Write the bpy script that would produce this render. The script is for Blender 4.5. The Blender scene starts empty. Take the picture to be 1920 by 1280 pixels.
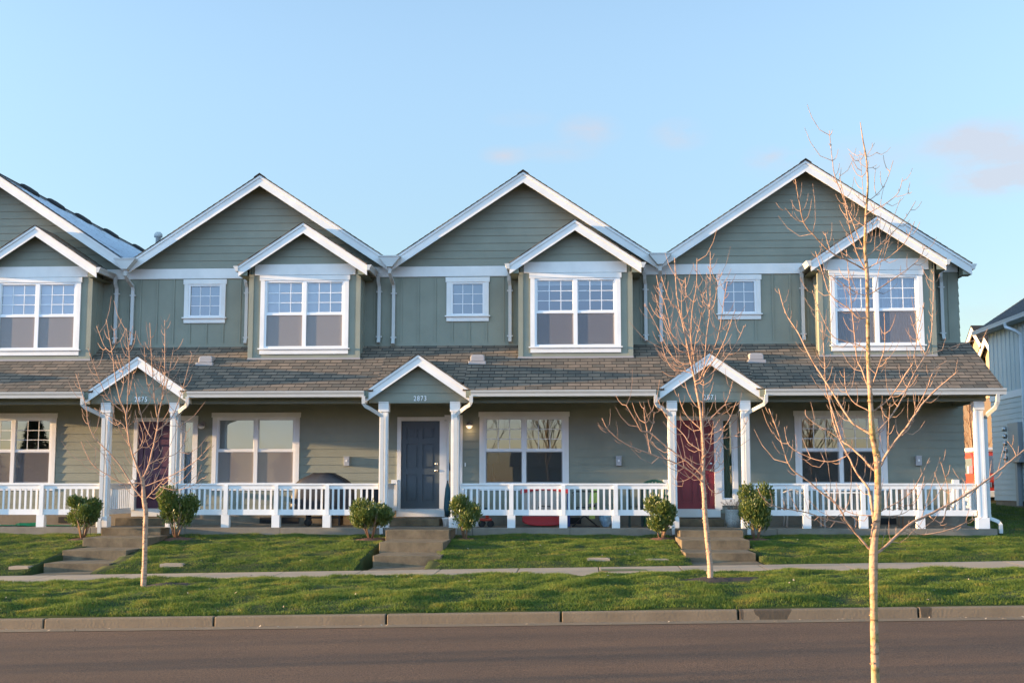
import bpy, math, random
import numpy as np
from mathutils import Vector, Matrix
R = math.radians
random.seed(7)
scn = bpy.context.scene
C = scn.collection

# ------------------------------------------------------------------ camera, sky, sun, exposure
F = 2370.0; PS = R(3.1); TH = R(6.43)
cam = bpy.data.objects.new("camera", bpy.data.cameras.new("camera"))
C.objects.link(cam); scn.camera = cam
cam.location = (0, 0, 0); cam.rotation_euler = (R(90) + TH, 0, PS)
cam.data.sensor_width = 36; cam.data.lens = F / 1920 * 36
cam.data.clip_start = 0.1; cam.data.clip_end = 3000
SUN_EL = 4.7; SUN_AZ = 6.8          # low sun at the left, a little in front of the facade
SKY_EL = 4.3
sdir = Vector((-math.cos(R(SUN_EL)) * math.cos(R(SUN_AZ)), -math.cos(R(SUN_EL)) * math.sin(R(SUN_AZ)), math.sin(R(SUN_EL))))
sl = bpy.data.lights.new("sun", 'SUN'); sl.energy = 4.9; sl.angle = R(0.5); sl.color = (1.0, 0.66, 0.34)
so = bpy.data.objects.new("sun", sl); C.objects.link(so); so.rotation_euler = sdir.to_track_quat('Z', 'Y').to_euler()
world = bpy.data.worlds.new("World"); scn.world = world; world.use_nodes = True
wn = world.node_tree.nodes; wl = world.node_tree.links
for n in list(wn): wn.remove(n)
wout = wn.new('ShaderNodeOutputWorld'); wbg = wn.new('ShaderNodeBackground')
sky = wn.new('ShaderNodeTexSky'); sky.sky_type = 'NISHITA'; sky.sun_disc = False
sky.sun_elevation = R(SKY_EL); sky.sun_rotation = math.atan2(sdir.x, sdir.y)
sky.altitude = 0; sky.air_density = 1.0; sky.dust_density = 0.25; sky.ozone_density = 1.6
SKY_STRENGTH = 0.15
wbg.inputs['Strength'].default_value = SKY_STRENGTH
wl.new(wbg.outputs[0], wout.inputs[0])
scn.view_settings.view_transform = 'Standard'; scn.view_settings.look = 'None'
scn.view_settings.exposure = 2.0; scn.view_settings.gamma = 1
scn.view_settings.use_curve_mapping = False

def at(px, py, Y):
    """point on the vertical plane at distance Y seen at a photo pixel: used to read sizes off the photo"""
    a = (px - 960) / F; b = (640 - py) / F
    c, s = math.cos(PS), math.sin(PS); ct, st = math.cos(TH), math.sin(TH)
    x = c * a - s * ct + s * st * b; y = s * a + c * ct - c * st * b; z = st + ct * b
    return x * Y / y, z * Y / y

def ray(px, py):
    X, Z = at(px, py, 1.0)
    return Vector((X, 1.0, Z)).normalized()

# clouds: faint pinkish puffs far away in the sky, a function of direction only
tc = wn.new('ShaderNodeTexCoord')
def wmath(op, a, b=None, c=None):
    n = wn.new('ShaderNodeMath'); n.operation = op
    for i, v in enumerate((a, b, c)):
        if v is None: continue
        if isinstance(v, (int, float)): n.inputs[i].default_value = v
        else: wl.new(v, n.inputs[i])
    return n.outputs[0]
def puff(px, py, rx, ry, amp):
    d = ray(px, py)
    mp = wn.new('ShaderNodeMapping'); mp.vector_type = 'POINT'
    mp.inputs['Location'].default_value = (-d.x / rx, 0, -d.z / ry)
    mp.inputs['Scale'].default_value = (1 / rx, 0, 1 / ry)
    wl.new(tc.outputs['Generated'], mp.inputs[0])
    ln = wn.new('ShaderNodeVectorMath'); ln.operation = 'LENGTH'; wl.new(mp.outputs[0], ln.inputs[0])
    f = wmath('SUBTRACT', 1.0, ln.outputs['Value']); f = wmath('MAXIMUM', f, 0.0)
    return wmath('MULTIPLY', f, amp)
sep = wn.new('ShaderNodeSeparateXYZ'); wl.new(tc.outputs['Generated'], sep.inputs[0])
tot = None
for a in [(1915, 290, .075, .036, 1.0), (1810, 255, .05, .014, .6), (1600, 300, .09, .02, .42), (1460, 292, .03, .012, .75),
          (1275, 252, .028, .014, .7), (1105, 245, .030, .016, .8), (1045, 285, .04, .01, .45), (945, 291, .022, .009, .85),
          (1880, 340, .06, .012, .8), (975, 222, .03, .008, .35), (1900, 600, .12, .04, .3)]:
    p = puff(*a)
    tot = p if tot is None else wmath('ADD', tot, p)
nz = wn.new('ShaderNodeTexNoise'); nz.inputs['Scale'].default_value = 16; nz.inputs['Detail'].default_value = 7; nz.inputs['Roughness'].default_value = .62
nm = wn.new('ShaderNodeMapping'); nm.inputs['Scale'].default_value = (1, 1, 2.2); wl.new(tc.outputs['Generated'], nm.inputs[0]); wl.new(nm.outputs[0], nz.inputs['Vector'])
cn = wmath('MULTIPLY', wmath('SUBTRACT', nz.outputs['Fac'], .36), 5.0)
cf = wmath('MULTIPLY', wmath('MAXIMUM', cn, 0.0), tot)
cf = wmath('MULTIPLY', wmath('MINIMUM', cf, 1.0), .72)
front = wmath('GREATER_THAN', sep.outputs['Y'], 0.0)
cf = wmath('MULTIPLY', cf, front)
tint = wn.new('ShaderNodeMixRGB'); tint.blend_type = 'MULTIPLY'; tint.inputs[0].default_value = 1.0
# sky behind the camera tinted brighter than ahead: fill light added for the facade
TF = (1.085, 1.05, 1.13); TB = (2.75, 3.0, 3.1); TH0 = (.67, .70, .84); TBH = (.95, 1.0, 2.3)
tr_ = wn.new('ShaderNodeMapRange'); tr_.interpolation_type = 'SMOOTHSTEP'; tr_.inputs['From Min'].default_value = .0; tr_.inputs['From Max'].default_value = -.65
wl.new(sep.outputs['Y'], tr_.inputs['Value'])
tb_m = wn.new('ShaderNodeMixRGB'); tb_m.inputs[1].default_value = (*TBH, 1); tb_m.inputs[2].default_value = (*TB, 1)
tm_ = wn.new('ShaderNodeMixRGB'); wl.new(tb_m.outputs[0], tm_.inputs[2]); 
th_r = wn.new('ShaderNodeMapRange'); th_r.inputs['From Min'].default_value = .10; th_r.inputs['From Max'].default_value = .38; th_r.interpolation_type = 'SMOOTHSTEP'
wl.new(sep.outputs['Z'], th_r.inputs['Value'])
th_m = wn.new('ShaderNodeMixRGB'); th_m.inputs[1].default_value = (*TH0, 1); th_m.inputs[2].default_value = (*TF, 1); wl.new(th_r.outputs[0], th_m.inputs[0])
wl.new(th_m.outputs[0], tm_.inputs[1]); wl.new(th_r.outputs[0], tb_m.inputs[0]); wl.new(tr_.outputs[0], tm_.inputs[0])
wl.new(tm_.outputs[0], tint.inputs[2])
wl.new(sky.outputs[0], tint.inputs[1])
mixc = wn.new('ShaderNodeMixRGB'); wl.new(cf, mixc.inputs[0]); wl.new(tint.outputs[0], mixc.inputs[1])
CLOUD = (1.17, 1.17, 1.30)
mixc.inputs[2].default_value = (*CLOUD, 1)
wl.new(mixc.outputs[0], wbg.inputs['Color'])

# ------------------------------------------------------------------ materials
def mat(name, col, rough=.6, var=.0, scale=3.0, bump=0.0, bscale=60., spec=.5, col2=None, metal=0.0, detail=4.0, thr=None):
    m = bpy.data.materials.new(name); m.use_nodes = True
    nt = m.node_tree; N = nt.nodes; L = nt.links; p = N['Principled BSDF']
    p.inputs['Base Color'].default_value = (*col, 1); p.inputs['Roughness'].default_value = rough
    p.inputs['Specular IOR Level'].default_value = spec; p.inputs['Metallic'].default_value = metal
    geo = N.new('ShaderNodeNewGeometry')
    if var or col2:
        n = N.new('ShaderNodeTexNoise'); n.inputs['Scale'].default_value = scale; n.inputs['Detail'].default_value = detail
        n.inputs['Roughness'].default_value = .6
        L.new(geo.outputs['Position'], n.inputs['Vector'])
        r = N.new('ShaderNodeValToRGB'); e = r.color_ramp.elements
        a, b = thr or (.3, .7)
        e[0].position = a; e[1].position = b
        if col2: e[0].color = (*col, 1); e[1].color = (*col2, 1)
        else:
            e[0].color = tuple(c * (1 - var) for c in col) + (1,); e[1].color = tuple(min(1, c * (1 + var)) for c in col) + (1,)
        L.new(n.outputs['Fac'], r.inputs[0]); L.new(r.outputs[0], p.inputs['Base Color'])
    if bump:
        n2 = N.new('ShaderNodeTexNoise'); n2.inputs['Scale'].default_value = bscale; n2.inputs['Detail'].default_value = 3
        L.new(geo.outputs['Position'], n2.inputs['Vector'])
        b = N.new('ShaderNodeBump'); b.inputs['Strength'].default_value = bump; b.inputs['Distance'].default_value = .01
        L.new(n2.outputs['Fac'], b.inputs['Height']); L.new(b.outputs[0], p.inputs['Normal'])
    return m

M = {}
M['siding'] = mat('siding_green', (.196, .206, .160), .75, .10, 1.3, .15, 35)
M['siding_gable'] = M['siding']
M['trim'] = mat('white_trim', (.63, .62, .59), .55, .07, 2.2, .06, 30)
M['vinyl'] = mat('white_vinyl', (.66, .66, .65), .4)
M['gutter'] = mat('gutter_white', (.44, .44, .415), .4, .04, 5)
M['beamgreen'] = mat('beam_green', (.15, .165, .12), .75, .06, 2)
M['soffit'] = mat('soffit', (.30, .30, .25), .8)
M['concrete'] = mat('concrete', (.165, .14, .105), .9, .2, 2.6, .5, 45, detail=8)
M['concrete_step'] = mat('concrete_step', (.12, .088, .05), .9, .45, 3.5, .6, 45, detail=9)
M['sidewalk'] = mat('sidewalk', (.32, .24, .165), .9, .12, 1.4, .4, 60, detail=8)
M['kerb'] = mat('kerb', (.168, .118, .070), .9, .16, 2.2, .45, 40, detail=8)
M['dark'] = mat('dark_void', (.012, .012, .013), .8)
M['room'] = mat('room_wall', (.28, .26, .24), .9)
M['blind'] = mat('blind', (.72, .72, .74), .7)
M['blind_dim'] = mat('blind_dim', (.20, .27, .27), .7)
M['curtain'] = mat('curtain', (.55, .56, .62), .9, .12, 9)
M['steel'] = mat('galvanised', (.5, .5, .5), .35, .1, 5, metal=.8)
M['vent'] = mat('vent_grey', (.27, .25, .24), .5)
M['metergrey'] = mat('meter_grey', (.30, .31, .32), .5)
M['blackcover'] = mat('black_cover', (.018, .018, .022), .55, .2, 6, .3, 12)
M['black'] = mat('black', (.015, .015, .016), .5)
M['wood'] = mat('wood', (.20, .11, .06), .6, .25, 8)
M['red'] = mat('red_plastic', (.42, .025, .03), .4)
M['orange'] = mat('orange_plastic', (.50, .06, .03), .4)
M['tan'] = mat('tan_plastic', (.36, .33, .29), .5)
M['blue'] = mat('blue_plastic', (.03, .07, .28), .4)
M['green'] = mat('green_plastic', (.025, .09, .05), .4)
M['dkgreen'] = mat('dark_green_plastic', (.012, .035, .03), .4)
M['hose'] = mat('hose_green', (.02, .28, .10), .35)
M['yellowgreen'] = mat('yellow_green', (.34, .44, .10), .7)
M['teal'] = mat('teal_cloth', (.02, .07, .085), .8)
M['lightblue'] = mat('light_blue_cloth', (.26, .42, .55), .8, .4, 14)
M['peach'] = mat('peach_cloth', (.62, .38, .27), .8)
M['pot'] = mat('pot_white', (.55, .54, .52), .7, .1, 12)
M['potgrey'] = mat('pot_woven', (.33, .35, .33), .8, .3, 30, .8, 30)
M['deadplant'] = mat('dead_plant', (.17, .11, .08), .9)
M['door_purple'] = mat('door_purple', (.068, .018, .036), .45, .05, 4)
M['door_slate'] = mat('door_slate', (.042, .056, .064), .4, .05, 4)
M['door_red'] = mat('door_red', (.19, .012, .014), .4, .05, 4)
M['brass'] = mat('satin_metal', (.6, .58, .55), .3, metal=1)
M['number'] = mat('number_white', (.75, .75, .74), .5)
M['soil'] = mat('bark_soil', (.03, .018, .012), .95, .5, 18, 1.0, 40)
M['mulch'] = mat('red_mulch', (.11, .045, .025), .95, .6, 25, 1.0, 40)
M['bark'] = mat('young_bark', (.37, .225, .145), .85, .2, 22, .5, 60)
M['bark_moss'] = mat('bark_mossy', (.36, .215, .13), .85, scale=9, bump=.6, bscale=60, col2=(.29, .19, .07), thr=(.50, .60))
M['twig'] = mat('twig_bark', (.34, .20, .13), .8, .2, 12)

def bark(m):
    nt = m.node_tree; N = nt.nodes; L = nt.links; p = N['Principled BSDF']; src = p.inputs['Base Color'].links[0].from_socket
    geo = [n for n in N if n.type == 'NEW_GEOMETRY'][0]
    mp = N.new('ShaderNodeMapping'); mp.inputs['Scale'].default_value = (14, 14, 38); L.new(geo.outputs['Position'], mp.inputs[0])
    v = N.new('ShaderNodeTexNoise'); v.inputs['Scale'].default_value = 1; v.inputs['Detail'].default_value = 3; L.new(mp.outputs[0], v.inputs['Vector'])
    r = N.new('ShaderNodeValToRGB'); r.color_ramp.elements[0].position = .33; r.color_ramp.elements[1].position = .48
    r.color_ramp.elements[0].color = (.42, .38, .34, 1); r.color_ramp.elements[1].color = (1, 1, 1, 1); L.new(v.outputs['Fac'], r.inputs[0])
    mx = N.new('ShaderNodeMixRGB'); mx.blend_type = 'MULTIPLY'; mx.inputs[0].default_value = 1; L.new(src, mx.inputs[1]); L.new(r.outputs[0], mx.inputs[2]); L.new(mx.outputs[0], p.inputs['Base Color'])
bark(M['bark_moss']); bark(M['bark'])
M['farbark'] = mat('far_bark', (.16, .11, .08), .9)
M['blue_siding'] = mat('blue_siding', (.43, .49, .51), .75, .04, 1.5)
M['blue_trim'] = mat('blue_trim', (.60, .64, .68), .6)
M['lamp_shade'] = mat('lamp_shade', (.55, .42, .27), .8)
M['conifer'] = mat('conifer', (.035, .06, .03), .8, .4, 1.5)
M['distant_tan'] = mat('distant_tan', (.38, .29, .17), .8)
M['rubber'] = mat('rubber', (.02, .02, .02), .8)
M['carpaint_red'] = mat('car_paint_red', (.42, .035, .02), .3)
M['carglass'] = mat('car_glass', (.10, .13, .17), .08)

def shingle(name, c1, c2, mort, wid=.27, row=.165):
    m = bpy.data.materials.new(name); m.use_nodes = True
    nt = m.node_tree; N = nt.nodes; L = nt.links; p = N['Principled BSDF']; p.inputs['Roughness'].default_value = .92
    p.inputs['Specular IOR Level'].default_value = .25
    uv = N.new('ShaderNodeUVMap')
    def bt(w, off):
        b = N.new('ShaderNodeTexBrick'); b.inputs['Scale'].default_value = 1
        b.inputs['Brick Width'].default_value = w; b.inputs['Row Height'].default_value = row
        b.inputs['Mortar Size'].default_value = .009; b.inputs['Mortar Smooth'].default_value = .25
        b.offset = off; b.inputs['Bias'].default_value = 0
        b.inputs['Color1'].default_value = (*c1, 1); b.inputs['Color2'].default_value = (*c2, 1)
        b.inputs['Mortar'].default_value = (*mort, 1)
        L.new(uv.outputs[0], b.inputs['Vector']); return b
    b = bt(wid, .37)
    n = N.new('ShaderNodeTexNoise'); n.inputs['Scale'].default_value = 3.5; n.inputs['Detail'].default_value = 6
    L.new(uv.outputs[0], n.inputs['Vector'])
    mx = N.new('ShaderNodeMixRGB'); mx.blend_type = 'OVERLAY'; mx.inputs[0].default_value = .35
    L.new(b.outputs['Color'], mx.inputs[1]); L.new(n.outputs['Fac'], mx.inputs[2])
    g = N.new('ShaderNodeTexNoise'); g.inputs['Scale'].default_value = 90; L.new(uv.outputs[0], g.inputs['Vector'])
    mx2 = N.new('ShaderNodeMixRGB'); mx2.blend_type = 'OVERLAY'; mx2.inputs[0].default_value = .3
    L.new(mx.outputs[0], mx2.inputs[1]); L.new(g.outputs['Fac'], mx2.inputs[2])
    L.new(mx2.outputs[0], p.inputs['Base Color'])
    bp = N.new('ShaderNodeBump'); bp.inputs['Strength'].default_value = .6; bp.inputs['Distance'].default_value = .006; bp.invert = True
    L.new(b.outputs['Fac'], bp.inputs['Height']); L.new(bp.outputs[0], p.inputs['Normal'])
    return m
M['shingle'] = shingle('roof_shingle', (.205, .152, .108), (.095, .085, .068), (.03, .026, .023))
M['shingle_dark'] = shingle('roof_shingle_grey', (.10, .11, .12), (.07, .075, .085), (.03, .03, .03))

def frost_mat():
    m = shingle('frosted_shingle', (.10, .11, .12), (.08, .085, .09), (.03, .03, .03))
    nt = m.node_tree; N = nt.nodes; L = nt.links; p = N['Principled BSDF']
    src = p.inputs['Base Color'].links[0].from_socket
    uv = [n for n in N if n.type == 'UVMAP'][0]
    n = N.new('ShaderNodeTexNoise'); n.inputs['Scale'].default_value = 2.2; n.inputs['Detail'].default_value = 8; n.inputs['Roughness'].default_value = .7
    L.new(uv.outputs[0], n.inputs['Vector'])
    r = N.new('ShaderNodeValToRGB'); r.color_ramp.elements[0].position = .36; r.color_ramp.elements[1].position = .44
    L.new(n.outputs['Fac'], r.inputs[0])
    sp = N.new('ShaderNodeSeparateXYZ'); L.new(uv.outputs[0], sp.inputs[0])
    def mt(op, a, b):
        q = N.new('ShaderNodeMath'); q.operation = op
        for i_, v_ in enumerate((a, b)):
            if isinstance(v_, (int, float)): q.inputs[i_].default_value = v_
            else: L.new(v_, q.inputs[i_])
        return q.outputs[0]
    nn = mt('MULTIPLY', n.outputs['Fac'], .9)
    top = mt('LESS_THAN', mt('ADD', sp.outputs['Y'], nn), 4.05); fr = mt('GREATER_THAN', mt('SUBTRACT', sp.outputs['X'], nn), 28.55)
    fac = mt('MULTIPLY', mt('MULTIPLY', top, fr), r.outputs[0])
    mx = N.new('ShaderNodeMixRGB'); L.new(fac, mx.inputs[0]); L.new(src, mx.inputs[1]); mx.inputs[2].default_value = (.62, .68, .74, 1)
    L.new(mx.outputs[0], p.inputs['Base Color'])
    return m
M['frost'] = frost_mat()

def glass_mat():
    m = bpy.data.materials.new('window_glass'); m.use_nodes = True
    nt = m.node_tree; N = nt.nodes; L = nt.links
    for n in list(N): N.remove(n)
    o = N.new('ShaderNodeOutputMaterial'); mx = N.new('ShaderNodeMixShader')
    t = N.new('ShaderNodeBsdfTransparent'); t.inputs[0].default_value = (.80, .86, .86, 1)
    g = N.new('ShaderNodeBsdfGlossy'); g.inputs['Roughness'].default_value = 0.0; g.inputs[0].default_value = (.93, 1, .84, 1)
    geo = N.new('ShaderNodeNewGeometry'); nn = N.new('ShaderNodeTexNoise'); nn.inputs['Scale'].default_value = 1.6; nn.inputs['Detail'].default_value = 1
    L.new(geo.outputs['Position'], nn.inputs['Vector'])
    b = N.new('ShaderNodeBump'); b.inputs['Strength'].default_value = .06; b.inputs['Distance'].default_value = .02
    L.new(nn.outputs['Fac'], b.inputs['Height']); L.new(b.outputs[0], g.inputs['Normal'])
    f = N.new('ShaderNodeFresnel'); f.inputs['IOR'].default_value = 1.5
    ad = N.new('ShaderNodeMath'); ad.operation = 'MULTIPLY_ADD'; ad.inputs[1].default_value = 1.3; ad.inputs[2].default_value = .14
    ad.use_clamp = True
    L.new(f.outputs[0], ad.inputs[0]); L.new(ad.outputs[0], mx.inputs[0])
    L.new(t.outputs[0], mx.inputs[1]); L.new(g.outputs[0], mx.inputs[2]); L.new(mx.outputs[0], o.inputs[0])
    return m
M['glass'] = glass_mat()
def screen_mat(name='insect_screen', col=(.19, .175, .175), op=.55):
    m = bpy.data.materials.new(name); m.use_nodes = True
    nt = m.node_tree; N = nt.nodes; L = nt.links
    for n in list(N): N.remove(n)
    o = N.new('ShaderNodeOutputMaterial'); mx = N.new('ShaderNodeMixShader'); mx.inputs[0].default_value = op
    t = N.new('ShaderNodeBsdfTransparent'); d = N.new('ShaderNodeBsdfDiffuse'); d.inputs[0].default_value = (*col, 1)
    L.new(t.outputs[0], mx.inputs[1]); L.new(d.outputs[0], mx.inputs[2]); L.new(mx.outputs[0], o.inputs[0])
    return m
M['screen'] = screen_mat(); M['screen_light'] = screen_mat('insect_screen_light', (.28, .25, .23), .62); M['screen_dark'] = screen_mat('insect_screen_dark', (.085, .085, .08), .45)
def emis(name, col, s):
    m = bpy.data.materials.new(name); m.use_nodes = True; p = m.node_tree.nodes['Principled BSDF']
    p.inputs['Base Color'].default_value = (.8, .8, .8, 1); p.inputs['Emission Color'].default_value = (*col, 1); p.inputs['Emission Strength'].default_value = s
    return m
M['bulb'] = emis('lit_bulb', (1, .62, .35), .32)
M['bulb_off'] = mat('frosted_globe', (.6, .58, .55), .3)

def asphalt():
    m = mat('asphalt', (.108, .060, .034), .88, .10, .5, .9, 85, spec=.35, detail=8)
    nt = m.node_tree; N = nt.nodes; L = nt.links; p = N['Principled BSDF']
    src = p.inputs['Base Color'].links[0].from_socket
    geo = [n for n in N if n.type == 'NEW_GEOMETRY'][0]
    v = N.new('ShaderNodeTexNoise'); v.inputs['Scale'].default_value = 55; v.inputs['Detail'].default_value = 5; v.inputs['Roughness'].default_value = .8
    L.new(geo.outputs['Position'], v.inputs['Vector'])
    mx = N.new('ShaderNodeMixRGB'); mx.blend_type = 'OVERLAY'; mx.inputs[0].default_value = .75
    cr_ = N.new('ShaderNodeValToRGB'); cr_.color_ramp.elements[0].position = .34; cr_.color_ramp.elements[1].position = .66
    L.new(v.outputs['Fac'], cr_.inputs[0]); L.new(src, mx.inputs[1]); L.new(cr_.outputs[0], mx.inputs[2])
    mp = N.new('ShaderNodeMapping'); mp.inputs['Scale'].default_value = (.10, 1.3, 1); L.new(geo.outputs['Position'], mp.inputs[0])
    w = N.new('ShaderNodeTexNoise'); w.inputs['Scale'].default_value = 1.0; w.inputs['Detail'].default_value = 5; L.new(mp.outputs[0], w.inputs['Vector'])
    wr = N.new('ShaderNodeValToRGB'); wr.color_ramp.elements[0].position = .35; wr.color_ramp.elements[1].position = .68
    wr.color_ramp.elements[0].color = (.84, .85, .87, 1); wr.color_ramp.elements[1].color = (1.06, 1.05, 1.03, 1); L.new(w.outputs['Fac'], wr.inputs[0])
    m3 = N.new('ShaderNodeMixRGB'); m3.blend_type = 'MULTIPLY'; m3.inputs[0].default_value = 1; L.new(mx.outputs[0], m3.inputs[1]); L.new(wr.outputs[0], m3.inputs[2])
    L.new(m3.outputs[0], p.inputs['Base Color'])
    return m
M['asphalt'] = asphalt()
def grassmat(name, blades):
    m = bpy.data.materials.new(name); m.use_nodes = True
    nt = m.node_tree; N = nt.nodes; L = nt.links; p = N['Principled BSDF']; p.inputs['Roughness'].default_value = .6 if blades else .95
    p.inputs['Specular IOR Level'].default_value = .3
    geo = N.new('ShaderNodeNewGeometry')
    n = N.new('ShaderNodeTexNoise'); n.inputs['Scale'].default_value = 2.6; n.inputs['Detail'].default_value = 8; n.inputs['Roughness'].default_value = .7
    L.new(geo.outputs['Position'], n.inputs['Vector'])
    r = N.new('ShaderNodeValToRGB'); e = r.color_ramp.elements
    k = .99 if blades else .26
    e[0].position = .32; e[0].color = (.055 * k, .105 * k, .018 * k, 1)
    e[1].position = .72; e[1].color = (.26 * k, .21 * k, .045 * k, 1)
    x = e.new(.52); x.color = (.105 * k, .155 * k, .022 * k, 1)
    L.new(n.outputs['Fac'], r.inputs[0]); 
    n3 = N.new('ShaderNodeTexNoise'); n3.inputs['Scale'].default_value = 45; L.new(geo.outputs['Position'], n3.inputs['Vector'])
    mx = N.new('ShaderNodeMixRGB'); mx.blend_type = 'OVERLAY'; mx.inputs[0].default_value = .6
    L.new(r.outputs[0], mx.inputs[1]); L.new(n3.outputs['Fac'], mx.inputs[2]); L.new(mx.outputs[0], p.inputs['Base Color'])
    if blades:
        tr = N.new('ShaderNodeBsdfTranslucent'); L.new(mx.outputs[0], tr.inputs[0])
        ms = N.new('ShaderNodeMixShader'); ms.inputs[0].default_value = .38
        L.new(p.outputs[0], ms.inputs[1]); L.new(tr.outputs[0], ms.inputs[2]); L.new(ms.outputs[0], N['Material Output'].inputs[0])
    return m
M['grass'] = grassmat('grass_blades', True)
M['turf'] = grassmat('turf_ground', False)
def leafmat():
    m = mat('shrub_leaf', (.05, .09, .02), .38, scale=14, col2=(.19, .19, .04), thr=(.4, .7), spec=.6)
    nt = m.node_tree; N = nt.nodes; L = nt.links
    tr = N.new('ShaderNodeBsdfTranslucent'); tr.inputs[0].default_value = (.10, .14, .02, 1)
    ms = N.new('ShaderNodeMixShader'); ms.inputs[0].default_value = .22
    L.new(N['Principled BSDF'].outputs[0], ms.inputs[1]); L.new(tr.outputs[0], ms.inputs[2]); L.new(ms.outputs[0], N['Material Output'].inputs[0])
    return m
M['leaf'] = leafmat()

# ------------------------------------------------------------------ mesh helpers
class MB:
    def __init__(s): s.v = []; s.f = []; s.uv = []; s.T = None; s.sm = []
    def _a(s, pts):
        i = len(s.v)
        s.v += [tuple(s.T(*p)) if s.T else tuple(p) for p in pts]
        return i
    def face(s, idx, uv=None, smooth=False):
        s.f.append(tuple(idx)); s.uv.append(uv); s.sm.append(smooth)
    def poly(s, pts, uv=None):
        i = s._a(pts); s.face(range(i, i + len(pts)), uv); return s
    def box(s, x0, x1, y0, y1, z0, z1):
        i = s._a([(x0, y0, z0), (x1, y0, z0), (x1, y1, z0), (x0, y1, z0), (x0, y0, z1), (x1, y0, z1), (x1, y1, z1), (x0, y1, z1)])
        for q in ((0, 3, 2, 1), (4, 5, 6, 7), (0, 1, 5, 4), (1, 2, 6, 5), (2, 3, 7, 6), (3, 0, 4, 7)):
            s.face([i + k for k in q])
        return s
    def prism(s, pts, vec):
        """closed polygon pts (3D) extruded by vec"""
        n = len(pts); vx = Vector(vec)
        i = s._a([tuple(p) for p in pts] + [tuple(Vector(p) + vx) for p in pts])
        s.face(list(range(i + n - 1, i - 1, -1))); s.face(range(i + n, i + 2 * n))
        for k in range(n):
            s.face((i + k, i + (k + 1) % n, i + n + (k + 1) % n, i + n + k))
        return s
    def tube(s, pts, rad, n=6, cap=True):
        P = [Vector(p) for p in pts]
        if not hasattr(rad, '__len__'): rad = [rad] * len(P)
        ref = None; base = len(s.v); rings = []
        for k, p in enumerate(P):
            t = (P[min(k + 1, len(P) - 1)] - P[max(k - 1, 0)])
            if t.length < 1e-9: t = Vector((0, 0, 1))
            t.normalize()
            if ref is None:
                ref = Vector((1, 0, 0)) if abs(t.x) < .8 else Vector((0, 1, 0))
            u = (ref - t * ref.dot(t)).normalized(); ref = u; w = t.cross(u)
            ring = [p + (u * math.cos(2 * math.pi * j / n + math.pi / n) + w * math.sin(2 * math.pi * j / n + math.pi / n)) * rad[k] for j in range(n)]
            rings.append(s._a([tuple(q) for q in ring]))
        for k in range(len(P) - 1):
            for j in range(n):
                s.face((rings[k] + j, rings[k] + (j + 1) % n, rings[k + 1] + (j + 1) % n, rings[k + 1] + j), None, n > 4)
        if cap:
            s.face([rings[0] + j for j in range(n)][::-1]); s.face([rings[-1] + j for j in range(n)])
        return s
    def lathe(s, c, prof, n=16, axis='Z'):
        c = Vector(c); rings = []
        for r, h in prof:
            q = []
            for j in range(n):
                a = 2 * math.pi * j / n; u, w = r * math.cos(a), r * math.sin(a)
                q.append(tuple(c + (Vector((u, w, h)) if axis == 'Z' else Vector((u, h, w)) if axis == 'Y' else Vector((h, u, w)))))
            rings.append(s._a(q))
        for k in range(len(prof) - 1):
            for j in range(n):
                s.face((rings[k] + j, rings[k] + (j + 1) % n, rings[k + 1] + (j + 1) % n, rings[k + 1] + j), None, True)
        s.face([rings[0] + j for j in range(n)][::-1]); s.face([rings[-1] + j for j in range(n)])
        return s
    def sweep(s, pts, w, d):
        """rectangular pipe: w along X-ish, d along Y-ish"""
        P = [Vector(p) for p in pts]; rings = []
        for k, p in enumerate(P):
            t = (P[min(k + 1, len(P) - 1)] - P[max(k - 1, 0)]).normalized()
            yv = Vector((0, 1, 0)); u = (yv - t * t.dot(yv)); u = u.normalized() if u.length > .2 else Vector((0, 0, 1))
            v = t.cross(u).normalized()
            rings.append(s._a([tuple(p + v * a * w / 2 + u * b * d / 2) for a, b in ((-1, -1), (1, -1), (1, 1), (-1, 1))]))
        for k in range(len(P) - 1):
            for j in range(4):
                s.face((rings[k] + j, rings[k] + (j + 1) % 4, rings[k + 1] + (j + 1) % 4, rings[k + 1] + j))
        s.face([rings[0] + j for j in range(4)][::-1]); s.face([rings[-1] + j for j in range(4)])
        return s
    def build(s, name, m, parent=None, bevel=0, label=None):
        off = Vector((0, 0, 0)); p = parent
        while p is not None: off += p.location; p = p.parent
        me = bpy.data.meshes.new(name)
        me.from_pydata([(a - off.x, b - off.y, c - off.z) for a, b, c in s.v], [], s.f)
        if any(u is not None for u in s.uv):
            l = me.uv_layers.new(name='UVMap'); k = 0; dat = []
            for f, u in zip(s.f, s.uv):
                for j in range(len(f)): dat += list(u[j]) if u is not None else [0, 0]
            l.data.foreach_set('uv', dat)
        me.polygons.foreach_set('use_smooth', s.sm)
        me.materials.append(M[m] if isinstance(m, str) else m); me.update()
        o = bpy.data.objects.new(name, me); C.objects.link(o)
        if parent is not None: o.parent = parent
        if bevel:
            b = o.modifiers.new('bevel', 'BEVEL'); b.width = bevel; b.segments = 2; b.limit_method = 'ANGLE'
        if label: o['label'] = label
        return o

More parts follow.
